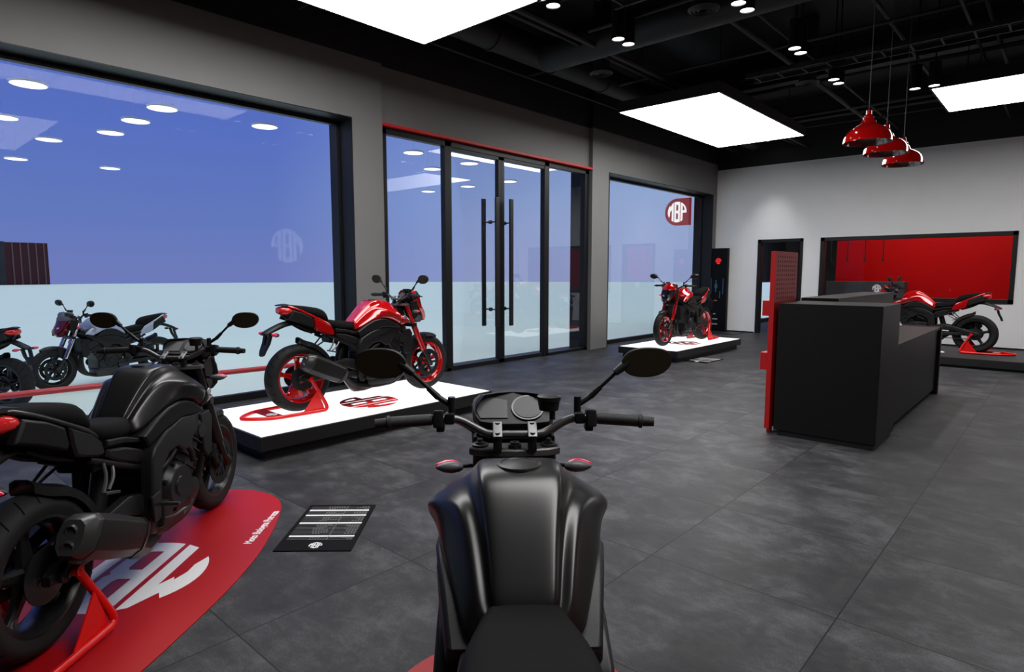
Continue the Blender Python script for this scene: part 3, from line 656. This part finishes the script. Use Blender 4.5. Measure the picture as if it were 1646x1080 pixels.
    for s in (-1, 1):
        m = MB(); c = (.79, s*.155, .40) if s < 0 else (.84, s*.155, .37)
        R = .115 if s < 0 else .10
        m.lathe([(0, R+.012), (s*.012, R+.010), (s*.022, R), (s*.040, R*.92), (s*.046, R*.86), (s*.044, R*.45), (s*.052, R*.42), (s*.052, 0)], c, 'y', 36)
        for k in range(7): a = 2*PI*k/7; m.lathe([(s*.01, .0), (s*.01, .011), (s*.032, .011), (s*.034, 0)], (c[0]+(R+.006)*math.cos(a), c[1], c[2]+(R+.006)*math.sin(a)), 'y', 10)
        P(m, 'engine_cover', GM)
        P(MB().lathe([(0, .062), (s*.025, .058), (s*.03, .03), (s*.03, 0)], (.95, s*.155, .33), 'y', 24), 'crankcase_cover', ENG); P(MB().obox((.68, s*.165, .30), (.10, .05, .14), (0, .2, 0), .015), 'sprocket_cover', ENG)
    for s in (-1, 1):
        m = MB()
        for q in ([(.86, s*.17, .60), (.92, s*.19, .56), (.96, s*.18, .48)], [(.66, s*.15, .50), (.72, s*.18, .55), (.80, s*.17, .585)]): m.tube(smooth_path(q), .013, 10)
        P(m, 'hose', PL)
    # airbox filler, shock, battery box between seat and engine
    P(MB().box(.60, 1.0, -.11, .11, .50, .76, .03), 'airbox', PL)
    m = MB().tube([(.50, 0, .66), (.42, 0, .38)], .04, 16); P(m, 'shock_absorber', ENG)
    P(MB().box(.30, .60, -.085, .085, .62, .76, .02), 'under_seat_box', PL)
    # radiator
    m = MB().obox((1.165, 0, .58), (.035, .30, .25), (0, .12, 0), .006); P(m, 'radiator', mat('radiator_core', (.012, .012, .012), .6, bump=(300, .5)))
    for s in (-1, 1):
        sh = [(1.10, .70), (1.205, .705), (1.235, .66), (1.215, .455), (1.165, .44), (1.12, .49)]
        P(panel(MB(), sh, .135, .165, .006, s), 'radiator_shroud', PL)
    for s in (-1, 1): P(MB().tube(smooth_path([(1.06, s*.10, .68), (1.12, s*.14, .69), (1.16, s*.13, .69)]), .018, 10), 'coolant_hose', PL)
    # exhaust headers
    m = MB()
    for k, y in enumerate((-.105, -.04, .04, .105)):
        y2 = y*.75; p = smooth_path([(1.08, y, .58), (1.17, y, .53), (1.21, y, .42), (1.17, y2, .24), (1.06, y2, .15), (.90, y2*.8, .135), (.74, y2*.6, .135)], 3); m.tube(p, .018, 12)
    P(m, 'exhaust_headers', MUF)
    m = MB(); m.loft([[(x, y0+w_*math.cos(2*PI*k/12), z+h_*math.sin(2*PI*k/12)) for k in range(12)] for x, y0, z, w_, h_ in ((.78, 0, .135, .09, .022), (.68, -.02, .15, .11, .05), (.56, -.06, .165, .10, .055), (.46, -.13, .22, .05, .045), (.36, -.20, .30, .035, .038), (.30, -.22, .34, .033, .035))])
    P(m, 'exhaust_collector', MUF)
    # muffler
    def mring(x, z, wv, hv, tilt=.46):
        pts = [(-.35, 1), (.55, 1), (.95, .72), (1, .1), (.85, -.6), (.35, -1), (-.6, -1), (-.95, -.55), (-1, .2), (-.8, .8)]
        ct, st = math.cos(tilt), math.sin(tilt)
        return [(x + v*hv*st, -.215 - u*wv, z + v*hv*ct) for u, v in pts]
    m = MB(); m.loft([mring(.37, .305, .034, .036), mring(.345, .318, .066, .068), mring(.31, .333, .076, .082), mring(.15, .405, .080, .090), mring(.02, .465, .078, .090), mring(.01, .468, .077, .088)])
    mf = P(m, 'muffler', MUF, bevel=.003)
    m = MB(); m.loft([mring(.012, .468, .075, .086), mring(-.015, .480, .072, .084), mring(-.05, .490, .05, .066)]); P(m, 'end_cap', mat('grey_end_cap', (.05, .05, .05), .35, .4), parent=mf)
    for dz in (-.027, .027):
        P(MB().lathe([(0, .0), (0, .017), (-.010, .017), (-.013, .021), (-.010, .024), (0.02, .024)], (-.045+dz*.46, -.215, .484+dz), 'x', 20), 'outlet', DSTEEL, parent=mf)
    m = MB().lathe([(-.004, .074), (.004, .074)], (0, 0, 0), 'x', 8); m.bm.clear()
    m.loft([mring(.325, .326, .076, .083), mring(.31, .333, .079, .086)]); P(m, 'clamp_band', GM, parent=mf)
    P(MB().prism([(.03, .42), (.09, .40), (.04, .325), (-.02, .33)], -.165, -.15, 'y', bev=.002), 'muffler_bracket', GM)
    # subframe side panels (long ribs between seat and frame)
    for s in (-1, 1):
        P(panel(MB(), [(.33, .765), (.46, .745), (.60, .70), (.605, .675), (.46, .715), (.33, .735)], .08, .135, .006, s), 'seat_rail_cover', PL)
        P(panel(MB(), [(.34, .72), (.45, .70), (.575, .655), (.585, .60), (.53, .595), (.40, .65), (.335, .69)], .08, .15, .010, s, lambda x, z: -.02*(.6-x)/.25), 'side_cover', PL)
        P(MB().tube([(.25, s*.10, .70), (.40, s*.115, .635), (.57, s*.125, .565)], .016, 10), 'subframe_tube', PL)
    # rod brackets and passenger pegs, rider pegs
    for s in (-1, 1):
        m = MB()
        for a, b in (((.315, .665), (.235, .56)), ((.375, .635), (.27, .562))):
            m.tube(smooth_path([(a[0], s*.12, a[1]), ((a[0]+b[0])/2+.012, s*.15, (a[1]+b[1])/2), (b[0], s*.165, b[1])]), .0075, 8)
        P(m, 'peg_bracket', mat('grey_bracket_metal', (.09, .09, .09), .35, .6))
        P(MB().obox((.255, s*.185, .556), (.10, .022, .012), (0, .25, 0), .003), 'passenger_peg', DSTEEL)
        m = MB().obox((.60, s*.245, .375), (.022, .09, .018), (0, 0, 0), .004); P(m, 'rider_peg', DSTEEL)
        P(panel(MB(), [(.53, .43), (.60, .44), (.615, .39), (.60, .30), (.545, .30)], .185, .198, .004, s), 'heel_guard', GM)
        P(MB().tube(smooth_path([(.60, s*.21, .30), (.68, s*.225, .285), (.76, s*.225, .29), (.77, s*.255, .29)]), .006, 8), 'foot_lever', DSTEEL)
    # tail body
    def tr_(x, wv, zt, zb, k=.6):
        zm = zt*.6+zb*.4; return half_ring(x, [(0, zt), (wv*.6, zt-.002), (wv*.92, zt-.012), (wv, zm), (wv*.85, zb+.03), (wv*.45, zb), (0, zb)])
    m = MB(); m.loft([tr_(-.165, .052, .985, .925), tr_(-.13, .078, .992, .893), tr_(-.06, .098, .965, .845), tr_(.04, .112, .915, .79), tr_(.14, .118, .87, .745), tr_(.26, .118, .80, .70), tr_(.36, .112, .77, .69)])
    P(m, 'tail_body', PL, sub=1)
    for s in (-1, 1):
        yq = lambda x, z: -.034*max(0, (.10-x)/.24)**1.3 - .30*max(0, z-.90)*.25
        P(panel(MB(), [(-.075, .957), (.02, .925), (.10, .882), (.118, .808), (.10, .782), (-.026, .838), (-.12, .870), (-.098, .915)], .09, .128, .010, s, yq), 'grab_cover', PL, bevel=.003)
        P(panel(MB(), [(.112, .878), (.185, .845), (.255, .815), (.318, .765), (.335, .706), (.300, .700), (.20, .728), (.139, .752), (.122, .808)], .09, .134, .010, s, lambda x, z: -.012*max(0, (x-.2)/.14)), 'tail_fairing', REDP2, 'tail')
        m = MB(); A = []
        for x, z, y in ((-.118, 1.004, .062), (-.06, .985, .085), (.02, .95, .105), (.10, .908, .118), (.18, .868, .124), (.25, .835, .122), (.32, .785, .112)):
            A.append([(x, s*(y-.022), z+.006), (x, s*(y+.004), z+.002), (x, s*(y+.010), z-.018), (x, s*(y-.004), z-.03)])
        m.loft(A); P(m, 'tail_trim', REDP2, 'tail', sub=1)
    # tail light
    m = MB(); m.loft([half_ring(-.182, [(0, .975), (.035, .972), (.045, .955), (.04, .93), (0, .925)]), half_ring(-.165, [(0, .99), (.055, .986), (.066, .955), (.056, .918), (0, .912)]), half_ring(-.10, [(0, .985), (.08, .980), (.092, .95), (.082, .905), (0, .90)]), half_ring(-.062, [(0, .97), (.085, .965), (.1005, .942), (.088, .915), (0, .91)])])
    P(m, 'tail_light', REDLENS, sub=1)
    P(MB().loft([half_ring(-.185, [(0, 1.004), (.03, 1.002), (.035, .994), (0, .992)]), half_ring(-.12, [(0, 1.014), (.062, 1.008), (.066, .990), (0, .99)]), half_ring(-.05, [(0, 1.0), (.075, .995), (.08, .97), (0, .97)])]), 'tail_cap', PL)
    # seats
    def sr(x, wt, wb, zt, zb): return half_ring(x, [(0, zt), (wt*.75, zt-.001), (wt, zt-.007), (wb, (zt+zb)/2-.004), (wb*.97, zb), (0, zb)])
    m = MB(); m.loft([sr(-.10, .05, .06, 1.000, .975), sr(-.06, .075, .088, 1.002, .955), sr(.04, .092, .108, .990, .91), (sr(.14, .098, .118, .975, .87)), sr(.20, .098, .12, .962, .845), sr(.255, .092, .118, .935, .825), sr(.285, .085, .112, .885, .815)])
    P(m, 'pillion_seat', SEATM, sub=1)
    m = MB(); m.loft([sr(.225, .10, .115, .868, .80), sr(.30, .115, .128, .850, .765), sr(.38, .115, .135, .836, .74), sr(.46, .102, .128, .826, .73), sr(.52, .086, .116, .818, .725), sr(.575, .070, .10, .812, .73), sr(.66, .07, .09, .80, .73)])
    P(m, 'seat', SEATM, sub=1)
    # fuel tank (half sections: ridge, shoulder, crease, flank)
    T = [(.548, [(0, .795), (.058, .797), (.064, .792), (.066, .775), (.070, .765), (.088, .770), (.094, .765), (.118, .735), (.120, .722), (.06, .715), (0, .715)]),
         (.60, [(0, .848), (.062, .850), (.069, .844), (.073, .825), (.078, .812), (.100, .826), (.108, .818), (.135, .765), (.140, .745), (.06, .735), (0, .735)]),
         (.67, [(0, .918), (.070, .920), (.077, .913), (.083, .890), (.090, .876), (.114, .888), (.124, .876), (.158, .805), (.165, .785), (.06, .77), (0, .77)]),
         (.735, [(0, .975), (.080, .977), (.088, .970), (.095, .945), (.104, .928), (.130, .936), (.142, .922), (.178, .845), (.186, .815), (.06, .78), (0, .78)]),
         (.785, [(0, 1.010), (.090, 1.011), (.099, 1.003), (.106, .975), (.118, .953), (.150, .953), (.166, .936), (.192, .865), (.200, .828), (.06, .78), (0, .78)]),
         (.84, [(0, 1.018), (.095, 1.018), (.105, 1.010), (.114, .985), (.132, .962), (.188, .944), (.208, .922), (.205, .875), (.206, .838), (.06, .78), (0, .78)]),
        (.90, [(0, 1.016), (.097, 1.016), (.107, 1.008), (.120, .983), (.144, .962), (.218, .928), (.240, .897), (.222, .865), (.208, .83), (.06, .78), (0, .78)]),
         (.945, [(0, 1.008), (.095, 1.008), (.105, 1.000), (.121, .976), (.150, .955), (.226, .914), (.247, .880), (.228, .845), (.207, .81), (.06, .78), (0, .78)]),
         (.99, [(0, .994), (.090, .994), (.101, .986), (.122, .965), (.155, .944), (.224, .903), (.244, .868), (.227, .828), (.204, .785), (.06, .77), (0, .77)]),
         (1.03, [(0, .965), (.082, .965), (.096, .958), (.124, .942), (.156, .924), (.217, .884), (.236, .852), (.222, .81), (.20, .760), (.06, .76), (0, .76)]),
         (1.07, [(0, .89), (.080, .89), (.098, .888), (.125, .892), (.155, .885), (.208, .862), (.226, .838), (.214, .800), (.196, .75), (.06, .76), (0, .76)])]
    m = MB(); m.loft([half_ring(x, h) for x, h in T]); tk = P(m, 'fuel_tank', BLKP, 'tank', sub=2)
    for s in (-1, 1):
        m = MB(); N = [(1.04, .135, .226, .885, .842, .745), (1.09, .150, .224, .862, .830, .752), (1.13, .165, .218, .835, .812, .765), (1.17, .18, .205, .805, .795, .775), (1.185, .19, .20, .79, .785, .778)]
        m.loft([[(x, s*yi, zt), (x, s*((yi+yo)/2), zt-.002), (x, s*yo, zm), (x, s*(yo-.008), (zm+zb)/2), (x, s*(yo-.022), zb), (x, s*yi, zb+.004)] for x, yi, yo, zt, zm, zb in N]); P(m, 'tank_wing', BLKP, 'tank', sub=1)
        P(MB().lathe([(0, 0), (0, .020), (.004, .018), (.004, 0)] if s > 0 else [(0, 0), (0, .020), (-.004, .018), (-.004, 0)], (1.085, s*.224, .835), 'y', 24), 'badge', SIL2)
    m = MB().lathe([(0, .058), (.006, .056), (.008, .047), (.006, .045), (.010, .02), (.010, 0)], (0, 0, 0), 'z', 36); o = P(m, 'fuel_cap', GM); o.location = (.865, 0, 1.012); o.rotation_euler = (0, .04, 0)
    # forks and steering
    def fk(z): return 1.53 - (z-.305)*.432
    for s in (-1, 1):
        y = s*.105
        P(MB().tube([(fk(.965)-.045, y, .965), (fk(.62)-.045, y, .62)], .024, 20), 'fork_tube', GM, 'fork')
        P(MB().tube([(fk(.74)-.045, y, .74), (fk(.715)-.045, y, .715), (fk(.47)-.04, y, .47), (fk(.46)-.04, y, .455)], [.030, .031, .030, .026], 20), 'fork_leg', REDP2, 'fork')
        m = MB().tube([(fk(.48)-.04, y, .48), (fk(.34)-.02, y, .34), (1.53, y, .305), (1.535, y, .275)], [.020, .022, .028, .018], 16); m.obox((1.47, s*.098, .36), (.05, .02, .09), (0, .3, 0), .006)
        P(m, 'fork_bottom', GM)
        m = MB().obox((1.425, s*.085, .335), (.055, .035, .11), (0, -.35, 0), .012); cal = P(m, 'front_caliper', GM)
        for dz in (-.022, .022): P(MB().lathe([(s*.0, .0), (s*.0, .014), (s*.012, .012), (s*.012, 0)], (1.425+dz*.35, s*.103, .335+dz), 'y', 16), 'piston_cap', REDP2, 'ringl', parent=cal)
    P(MB().tube([(1.53, -.12, .305), (1.53, .12, .305)], .012, 12), 'front_axle', DSTEEL)
    # front fender
    m = MB(); A = []
    for k in range(15):
        a = math.radians(62+k*8.2); rr = .328; c, s = math.cos(a), math.sin(a); wv = .068 if 1 < k < 12 else (.035+.015*min(k, 14-k))
        A.append([(1.53+rr*c*f, y, .305+rr*s*f) for y, f in ((-wv, .88), (-wv*.85, .97), (-wv*.4, 1.01), (wv*.4, 1.01), (wv*.85, .97), (wv, .88), (wv*.8, .955), (wv*.4, .995), (-wv*.4, .995), (-wv*.8, .955))])
    m.loft(A)
    for s in (-1, 1): m.prism([(1.42, .60), (1.50, .63), (1.47, .50), (1.43, .44), (1.40, .50)], s*.066, s*.074, 'y')
    P(m, 'front_fender', PL)
    # triple clamps
    for z, nm in ((.955, 'top_yoke'), (.74, 'lower_yoke')):
        xx = fk(z)-.045; h = .012 if z > .9 else .02
        pl_ = [(xx+.035, -.105), (xx+.03, -.05), (xx+.035, 0), (xx+.03, .05), (xx+.035, .105), (xx+.02, .138), (xx-.018, .138), (xx-.036, .105), (xx-.05, .04), (xx-.052, 0), (xx-.05, -.04), (xx-.036, -.105), (xx-.018, -.138), (xx+.02, -.138)]
        yk = P(MB().prism(pl_, z-h, z+h, 'z', bev=.004), nm, GM if z < .9 else mat('grey_yoke_metal', (.11, .11, .112), .42, .4))
        if z > .9:
            for s in (-1, 1): P(MB().lathe([(0, .026), (.006, .026), (.007, .014), (.012, .014), (.012, .008), (.022, .008), (.022, 0)], (xx, s*.105, z+h), 'z', 24), 'fork_nut', DSTEEL, parent=yk)
            P(MB().lathe([(0, .022), (.012, .022), (.012, .015), (.018, .015), (.018, .008)], (xx-.025, 0, z+h), 'z', 6), 'stem_nut', DSTEEL, parent=yk)
    P(MB().tube([(fk(.93)-.075, 0, .94), (fk(.74)-.075, 0, .74)], .035, 20), 'steering_head', GM)
    # handlebar
    xb = 1.165
    hb = [(xb-.03, .405, 1.055), (xb+.01, .20, 1.06), (xb+.02, .165, 1.055), (xb+.01, .10, 1.02), (xb, .075, 1.012), (xb, 0, 1.012)]
    p = smooth_path(hb, 2); p = p + [Vector((q.x, -q.y, q.z)) for q in reversed(p[:-1])]
    bar = P(MB().tube(p, .012, 14), 'handlebar', mat('grey_bar_metal', (.10, .10, .10), .32, .6))
    for s in (-1, 1):
        P(MB().box(xb-.016, xb+.016, s*.052-.013, s*.052+.013, .962, 1.0, .003), 'riser', GM)
        cl = P(MB().obox((xb-.004, s*.052, 1.026), (.064, .028, .012), (0, -.55, 0), .003), 'bar_clamp', mat('silver_clamp', (.16, .16, .165), .4, .5))
        for dx in (-.014, .014): P(MB().lathe([(0, .0075), (.004, .0075), (.004, .004), (.001, .004), (.001, 0)], (xb-.004+dx*1.3, s*.052, 1.030+dx*.75), 'z', 12), 'clamp_bolt', DSTEEL, parent=cl)
        def L(t): return Vector((xb+.01-.04*(t-.2)/.205, s*t, 1.06-.005*(t-.2)/.205))
        m = MB().tube([L(.245), L(.25), L(.365), L(.368), L(.37), L(.376), L(.378), L(.41)], [.015, .017, .0175, .021, .021, .021, .0155, .0135], 18); P(m, 'grip', mat('grip_rubber', (.008, .008, .008), .65, bump=(400, .4)))
        m = MB().obox(L(.228), (.05, .03, .052), (0, .2, 0), .006); m.obox(L(.222)+Vector((.0, 0, -.022)), (.035, .024, .03), (0, 0, 0), .004); P(m, 'switch_housing', PL)
        m = MB().tube(smooth_path([L(.20)+Vector((.03, 0, .0)), L(.24)+Vector((.065, 0, -.005)), L(.32)+Vector((.065, 0, -.008)), L(.385)+Vector((.05, 0, -.006))]), [.007]*16+[.006] if False else .006, 8); P(m, 'lever', GM)
        m = MB().obox(L(.195), (.036, .03, .034), (0, 0, 0), .006); m.tube([L(.19)+Vector((.01, 0, .01)), L(.19)+Vector((.01, 0, .062))], .011, 12); P(m, 'lever_mount', PL)
        # mirror
        m = MB(); b0 = L(.19)+Vector((.012, 0, .035)); pth = [b0, b0+Vector((.005, s*.04, .025)), b0+Vector((0, s*.125, .108))]
        m.tube([pth[0], pth[1]], .009, 10); m.tube([pth[1], pth[1]+(pth[2]-pth[1])*.35], [.0105, .0085], 10); m.tube([pth[1]+(pth[2]-pth[1])*.35, pth[2]], [.006, .0065], 10)
        m.tube([pth[2]-Vector((0, s*.012, .01)), pth[2]+Vector((0.01, s*.03, .02))], [.011, .016], 12)
        mo = P(m, 'mirror', PL)
        op = [(.0, -.008), (.02, -.038), (.075, -.046), (.125, -.036), (.152, -.008), (.150, .022), (.125, .040), (.07, .043), (.03, .036), (.006, .016)]
        op = [(a_*1.02, b_*1.06) for a_, b_ in smooth_poly(op, 2)]
        o3 = pth[2]+Vector((0, s*.006, .022))
        rings = []
        for dx, sc_ in ((-.003, .95), (0, 1.), (.012, .98), (.03, .78), (.038, .45)):
            rings.append([(o3.x+dx, o3.y+s*(.075+(a-.075)*sc_), o3.z+b*sc_) for a, b in op])
        hs = P(MB().loft(rings), 'mirror_housing', PL, parent=mo)
        q = inset(op, .003); P(MB().loft([[(o3.x-.0045, o3.y+s*a, o3.z+b) for a, b in q], [(o3.x-.003, o3.y+s*a, o3.z+b) for a, b in q]]), 'mirror_glass', MIRR, parent=mo, smooth=False)
    m = MB().tube([(xb+.03, -.115, 1.05), (xb+.03, -.115, 1.08)], .009, 10); m.lathe([(0, .03), (.028, .034), (.03, .037), (.042, .037), (.046, .03), (.046, 0)], (xb+.04, -.105, 1.078), 'z', 12); P(m, 'brake_reservoir', PL)
    m = MB()
    for s in (-1, 1): m.tube(smooth_path([(xb+.02, s*.19, 1.05), (xb+.10, s*.16, 1.02), (xb+.13, s*.08, .95), (xb+.10, s*.04, .86)], 2), .005, 8)
    P(m, 'cables', PL)
    # instruments
    tilt = .62
    def inst(pts, d0, d1, ox=1.285, oz=1.055):
        ct, st = math.cos(tilt), math.sin(tilt)
        return [[(ox+b*ct-d*st*1.0, a, oz+b*st+d*ct) for a, b in pts] for d in (d0, d1)]
    body = smooth_poly([(-.125, -.02), (-.105, -.055), (.10, -.055), (.13, -.01), (.135, .05), (.10, .085), (-.10, .085), (-.14, .05)], 1)
    dash = P(MB().loft(inst(body, -.05, 0) ), 'instrument_panel', PL, bevel=.004)
    P(MB().loft(inst([(.02, -.03), (.105, -.03), (.118, .0), (.11, .045), (.075, .058), (.02, .045)], 0, .004)), 'display', SCR, parent=dash, smooth=False)
    cx_, cy_ = -.045, .012
    P(MB().loft(inst([(cx_+.052*math.cos(2*PI*k/32), cy_+.052*math.sin(2*PI*k/32)) for k in range(32)], 0, .006)), 'gauge_ring', GLB, parent=dash)
    P(MB().loft(inst([(cx_+.046*math.cos(2*PI*k/32), cy_+.046*math.sin(2*PI*k/32)) for k in range(32)], .006, .008)), 'gauge_face', SCR, parent=dash, smooth=False)
    # headlight
    Z = [(.755, .03, 1.40, 1.455, .01), (.80, .07, 1.345, 1.492, .02), (.86, .105, 1.325, 1.478, .035), (.93, .125, 1.315, 1.452, .05), (.99, .128, 1.31, 1.428, .05)]
    m = MB(); m.loft([[(x0, -wv*.8, z), (x1-sw, -wv, z), (x1-sw*.35, -wv*.55, z), (x1, 0, z), (x1-sw*.35, wv*.55, z), (x1-sw, wv, z), (x0, wv*.8, z)] for z, wv, x0, x1, sw in Z]); hl = P(m, 'headlight', GLB, 'mask', bevel=.003)
    for s in (-1, 1):
        P(MB().loft([[(x1-sw*.5+.004, s*wv*.55, z-.018), (x1-sw*.25+.004, s*wv*.25, z-.012), (x1-sw*.25+.004, s*wv*.28, z+.012), (x1-sw*.6+.004, s*wv*.68, z+.02)] for z, wv, x1, sw in ((.88, .11, 1.474, .04),)] + [[(1.45-.02, s*.06, .87), (1.46-.02, s*.04, .875), (1.46-.02, s*.04, .89), (1.45-.02, s*.07, .90)]]), 'lamp_lens', mat('headlamp_reflector', (.45, .45, .48), .12, .8), parent=hl)
        m = MB(); A = []
        for x, z, y in ((1.335, .975, .132), (1.375, .93, .132), (1.42, .875, .118), (1.462, .82, .09), (1.475, .785, .055)):
            A.append([(x-.012, s*(y-.012), z-.012), (x+.010, s*(y+.004), z-.006), (x+.010, s*(y+.004), z+.014), (x-.012, s*(y-.01), z+.014)])
        m.loft(A); P(m, 'side_strip', REDP2, 'strip')
    V_ = [(.985, .125, 1.295, 1.435, .05), (1.03, .132, 1.285, 1.425, .06), (1.075, .125, 1.275, 1.395, .06), (1.105, .10, 1.29, 1.365, .05)]
    m = MB(); m.loft([[(x0, -wv*.95, z), (x1-sw, -wv, z), (x1-sw*.3, -wv*.5, z), (x1, 0, z), (x1-sw*.3, wv*.5, z), (x1-sw, wv, z), (x0, wv*.95, z), (x1-sw-.012, wv*.92, z), (x1-sw*.3-.014, wv*.48, z), (x1-.014, 0, z), (x1-sw*.3-.014, -wv*.48, z), (x1-sw-.012, -wv*.92, z)] for z, wv, x0, x1, sw in V_]); P(m, 'visor', REDP2, 'visor')
    for s in (-1, 1):
        P(panel(MB(), [(1.24, .985), (1.33, 1.0), (1.35, .93), (1.34, .83), (1.30, .80), (1.26, .86)], .118, .128, .004, s), 'headlight_bracket', PL)
        m = MB().tube([(1.27, s*.125, .885), (1.262, s*.165, .885)], .007, 10); ind = P(m, 'front_indicator', PL)
        def pod(par, c, dx, s):
            P(MB().loft([[(c[0]-dx*.012+r_*.9*math.cos(2*PI*k/14)*1.0, c[1]+s*t, c[2]+r_*.72*math.sin(2*PI*k/14)) for k in range(14)] for t, r_ in ((0, .010), (.012, .020), (.035, .026), (.06, .022), (.08, .010), (.086, .003))]), 'indicator_body', GRYP if dx > 0 else PL, parent=par)
            P(MB().loft([[(c[0]+dx*.006+r_*.95*math.cos(2*PI*k/14), c[1]+s*t, c[2]+.003+r_*.70*math.sin(2*PI*k/14)) for k in range(14)] for t, r_ in ((.014, .012), (.035, .024), (.06, .021), (.082, .008), (.088, .002))]), 'indicator_lens', PINK, parent=par)
        pod(ind, (1.262, s*.16, .885), 1, s)
    # rear fender arm, plate bracket
    m = MB(); m.loft([[(x, -wv, z-.5*t), (x, -wv*.7, z+.3*t), (x, 0, z+t*.5), (x, wv*.7, z+.3*t), (x, wv, z-.5*t), (x, 0, z-.2*t)] for x, z, wv, t in ((.06, .815, .045, .05), (-.05, .838, .05, .06), (-.14, .822, .055, .065), (-.22, .79, .065, .06), (-.30, .758, .07, .05), (-.335, .742, .06, .03))]); P(m, 'rear_fender', PL, sub=1)
    m = MB()
    for s in (-1, 1): m.loft([[(x-.014, s*y-.016, z), (x+.014, s*y-.016, z), (x+.014, s*y+.016, z), (x-.014, s*y+.016, z)] for x, y, z in ((-.27, .045, .75), (-.295, .040, .66), (-.325, .028, .60), (-.34, .012, .555))])
    m.loft([[(x-.012, -wv, z), (x+.012, -wv, z), (x+.012, wv, z), (x-.012, wv, z)] for x, z, wv in ((-.305, .645, .045), (-.335, .57, .022), (-.342, .548, .01))])
    P(m, 'plate_bracket', PL)
    for s in (-1, 1):
        ind = P(MB().tube([(-.27, s*.04, .745), (-.27, s*.085, .742)], .008, 10), 'rear_indicator', PL)
        pod(ind, (-.27, s*.08, .742), -1, s)
    for s in (-1, 1): P(MB().tube(smooth_path([(-.02, s*.05, .82), (.08, s*.06, .76), (.20, s*.07, .72)]), .012, 8), 'tail_brace', PL)
    return root
def copy_tree(o, parent=None):
    c = o.copy(); col.objects.link(c); c.parent = parent
    for ch in list(o.children): copy_tree(ch, c)
    return c
def paint(o, S):
    for ch in o.children_recursive:
        r = ch.get('role')
        if r and ch.type == 'MESH':
            ch.material_slots[0].link = 'OBJECT'; ch.material_slots[0].material = S[r]
bike = make_bike()
def put(src, loc, ang, scheme, label, steer=None, make=True):
    b = copy_tree(src) if make else src
    b.location = loc; b.rotation_euler = (0, 0, ang); tag(b, label, 'motorcycle', 'naked motorcycles'); paint(b, SCHEMES[scheme]); return b
put(bike, (-5.325, 2.893, .2015), PI/2, 'red', 'glossy red motorcycle with red wheels on the lit platform by the first window')
put(bike, (-5.30, 11.366, .2015), -PI/2, 'red', 'small looking red motorcycle facing the camera on the far lit platform')
put(bike, (-1.15, 12.75, .1615), PI, 'redblack', 'red motorcycle with black wheels behind the reception desk')
put(bike, (-10.968, 3.517, -.17), -1.30, 'silver', 'silver and maroon motorcycle standing outside behind the window')
put(bike, (-9.588, 1.408, -.17), -2.573, 'black', 'dark motorcycle outside cut by the left edge, only its tail in view')
put(bike, (-2.955, .435, 0.005), math.radians(133), 'black', 'black motorcycle at the left edge standing on the red mat')
put(bike, (-.40, .508, 0.005), math.radians(133.9), 'black', 'black motorcycle in the foreground seen from its seat', make=False)
for ch in bike.children:
    if ch.name.startswith('pillion_seat'): ch.location.x -= .11
stand((-5.325, 2.893, .2), PI/2, 'red paddock stand under the rear wheel of the red motorcycle on the near lit platform')
stand((-5.30, 11.366, .2), -PI/2, 'red paddock stand holding the red motorcycle on the far lit platform')
stand((-1.15, 12.75, .16), PI, 'red paddock stand under the motorcycle behind the desk')
stand((-2.955, .435, .005), math.radians(133), 'red paddock stand under the black motorcycle at the left')
for o in list(bpy.data.objects):
    if 'role' in o.keys(): del o['role']
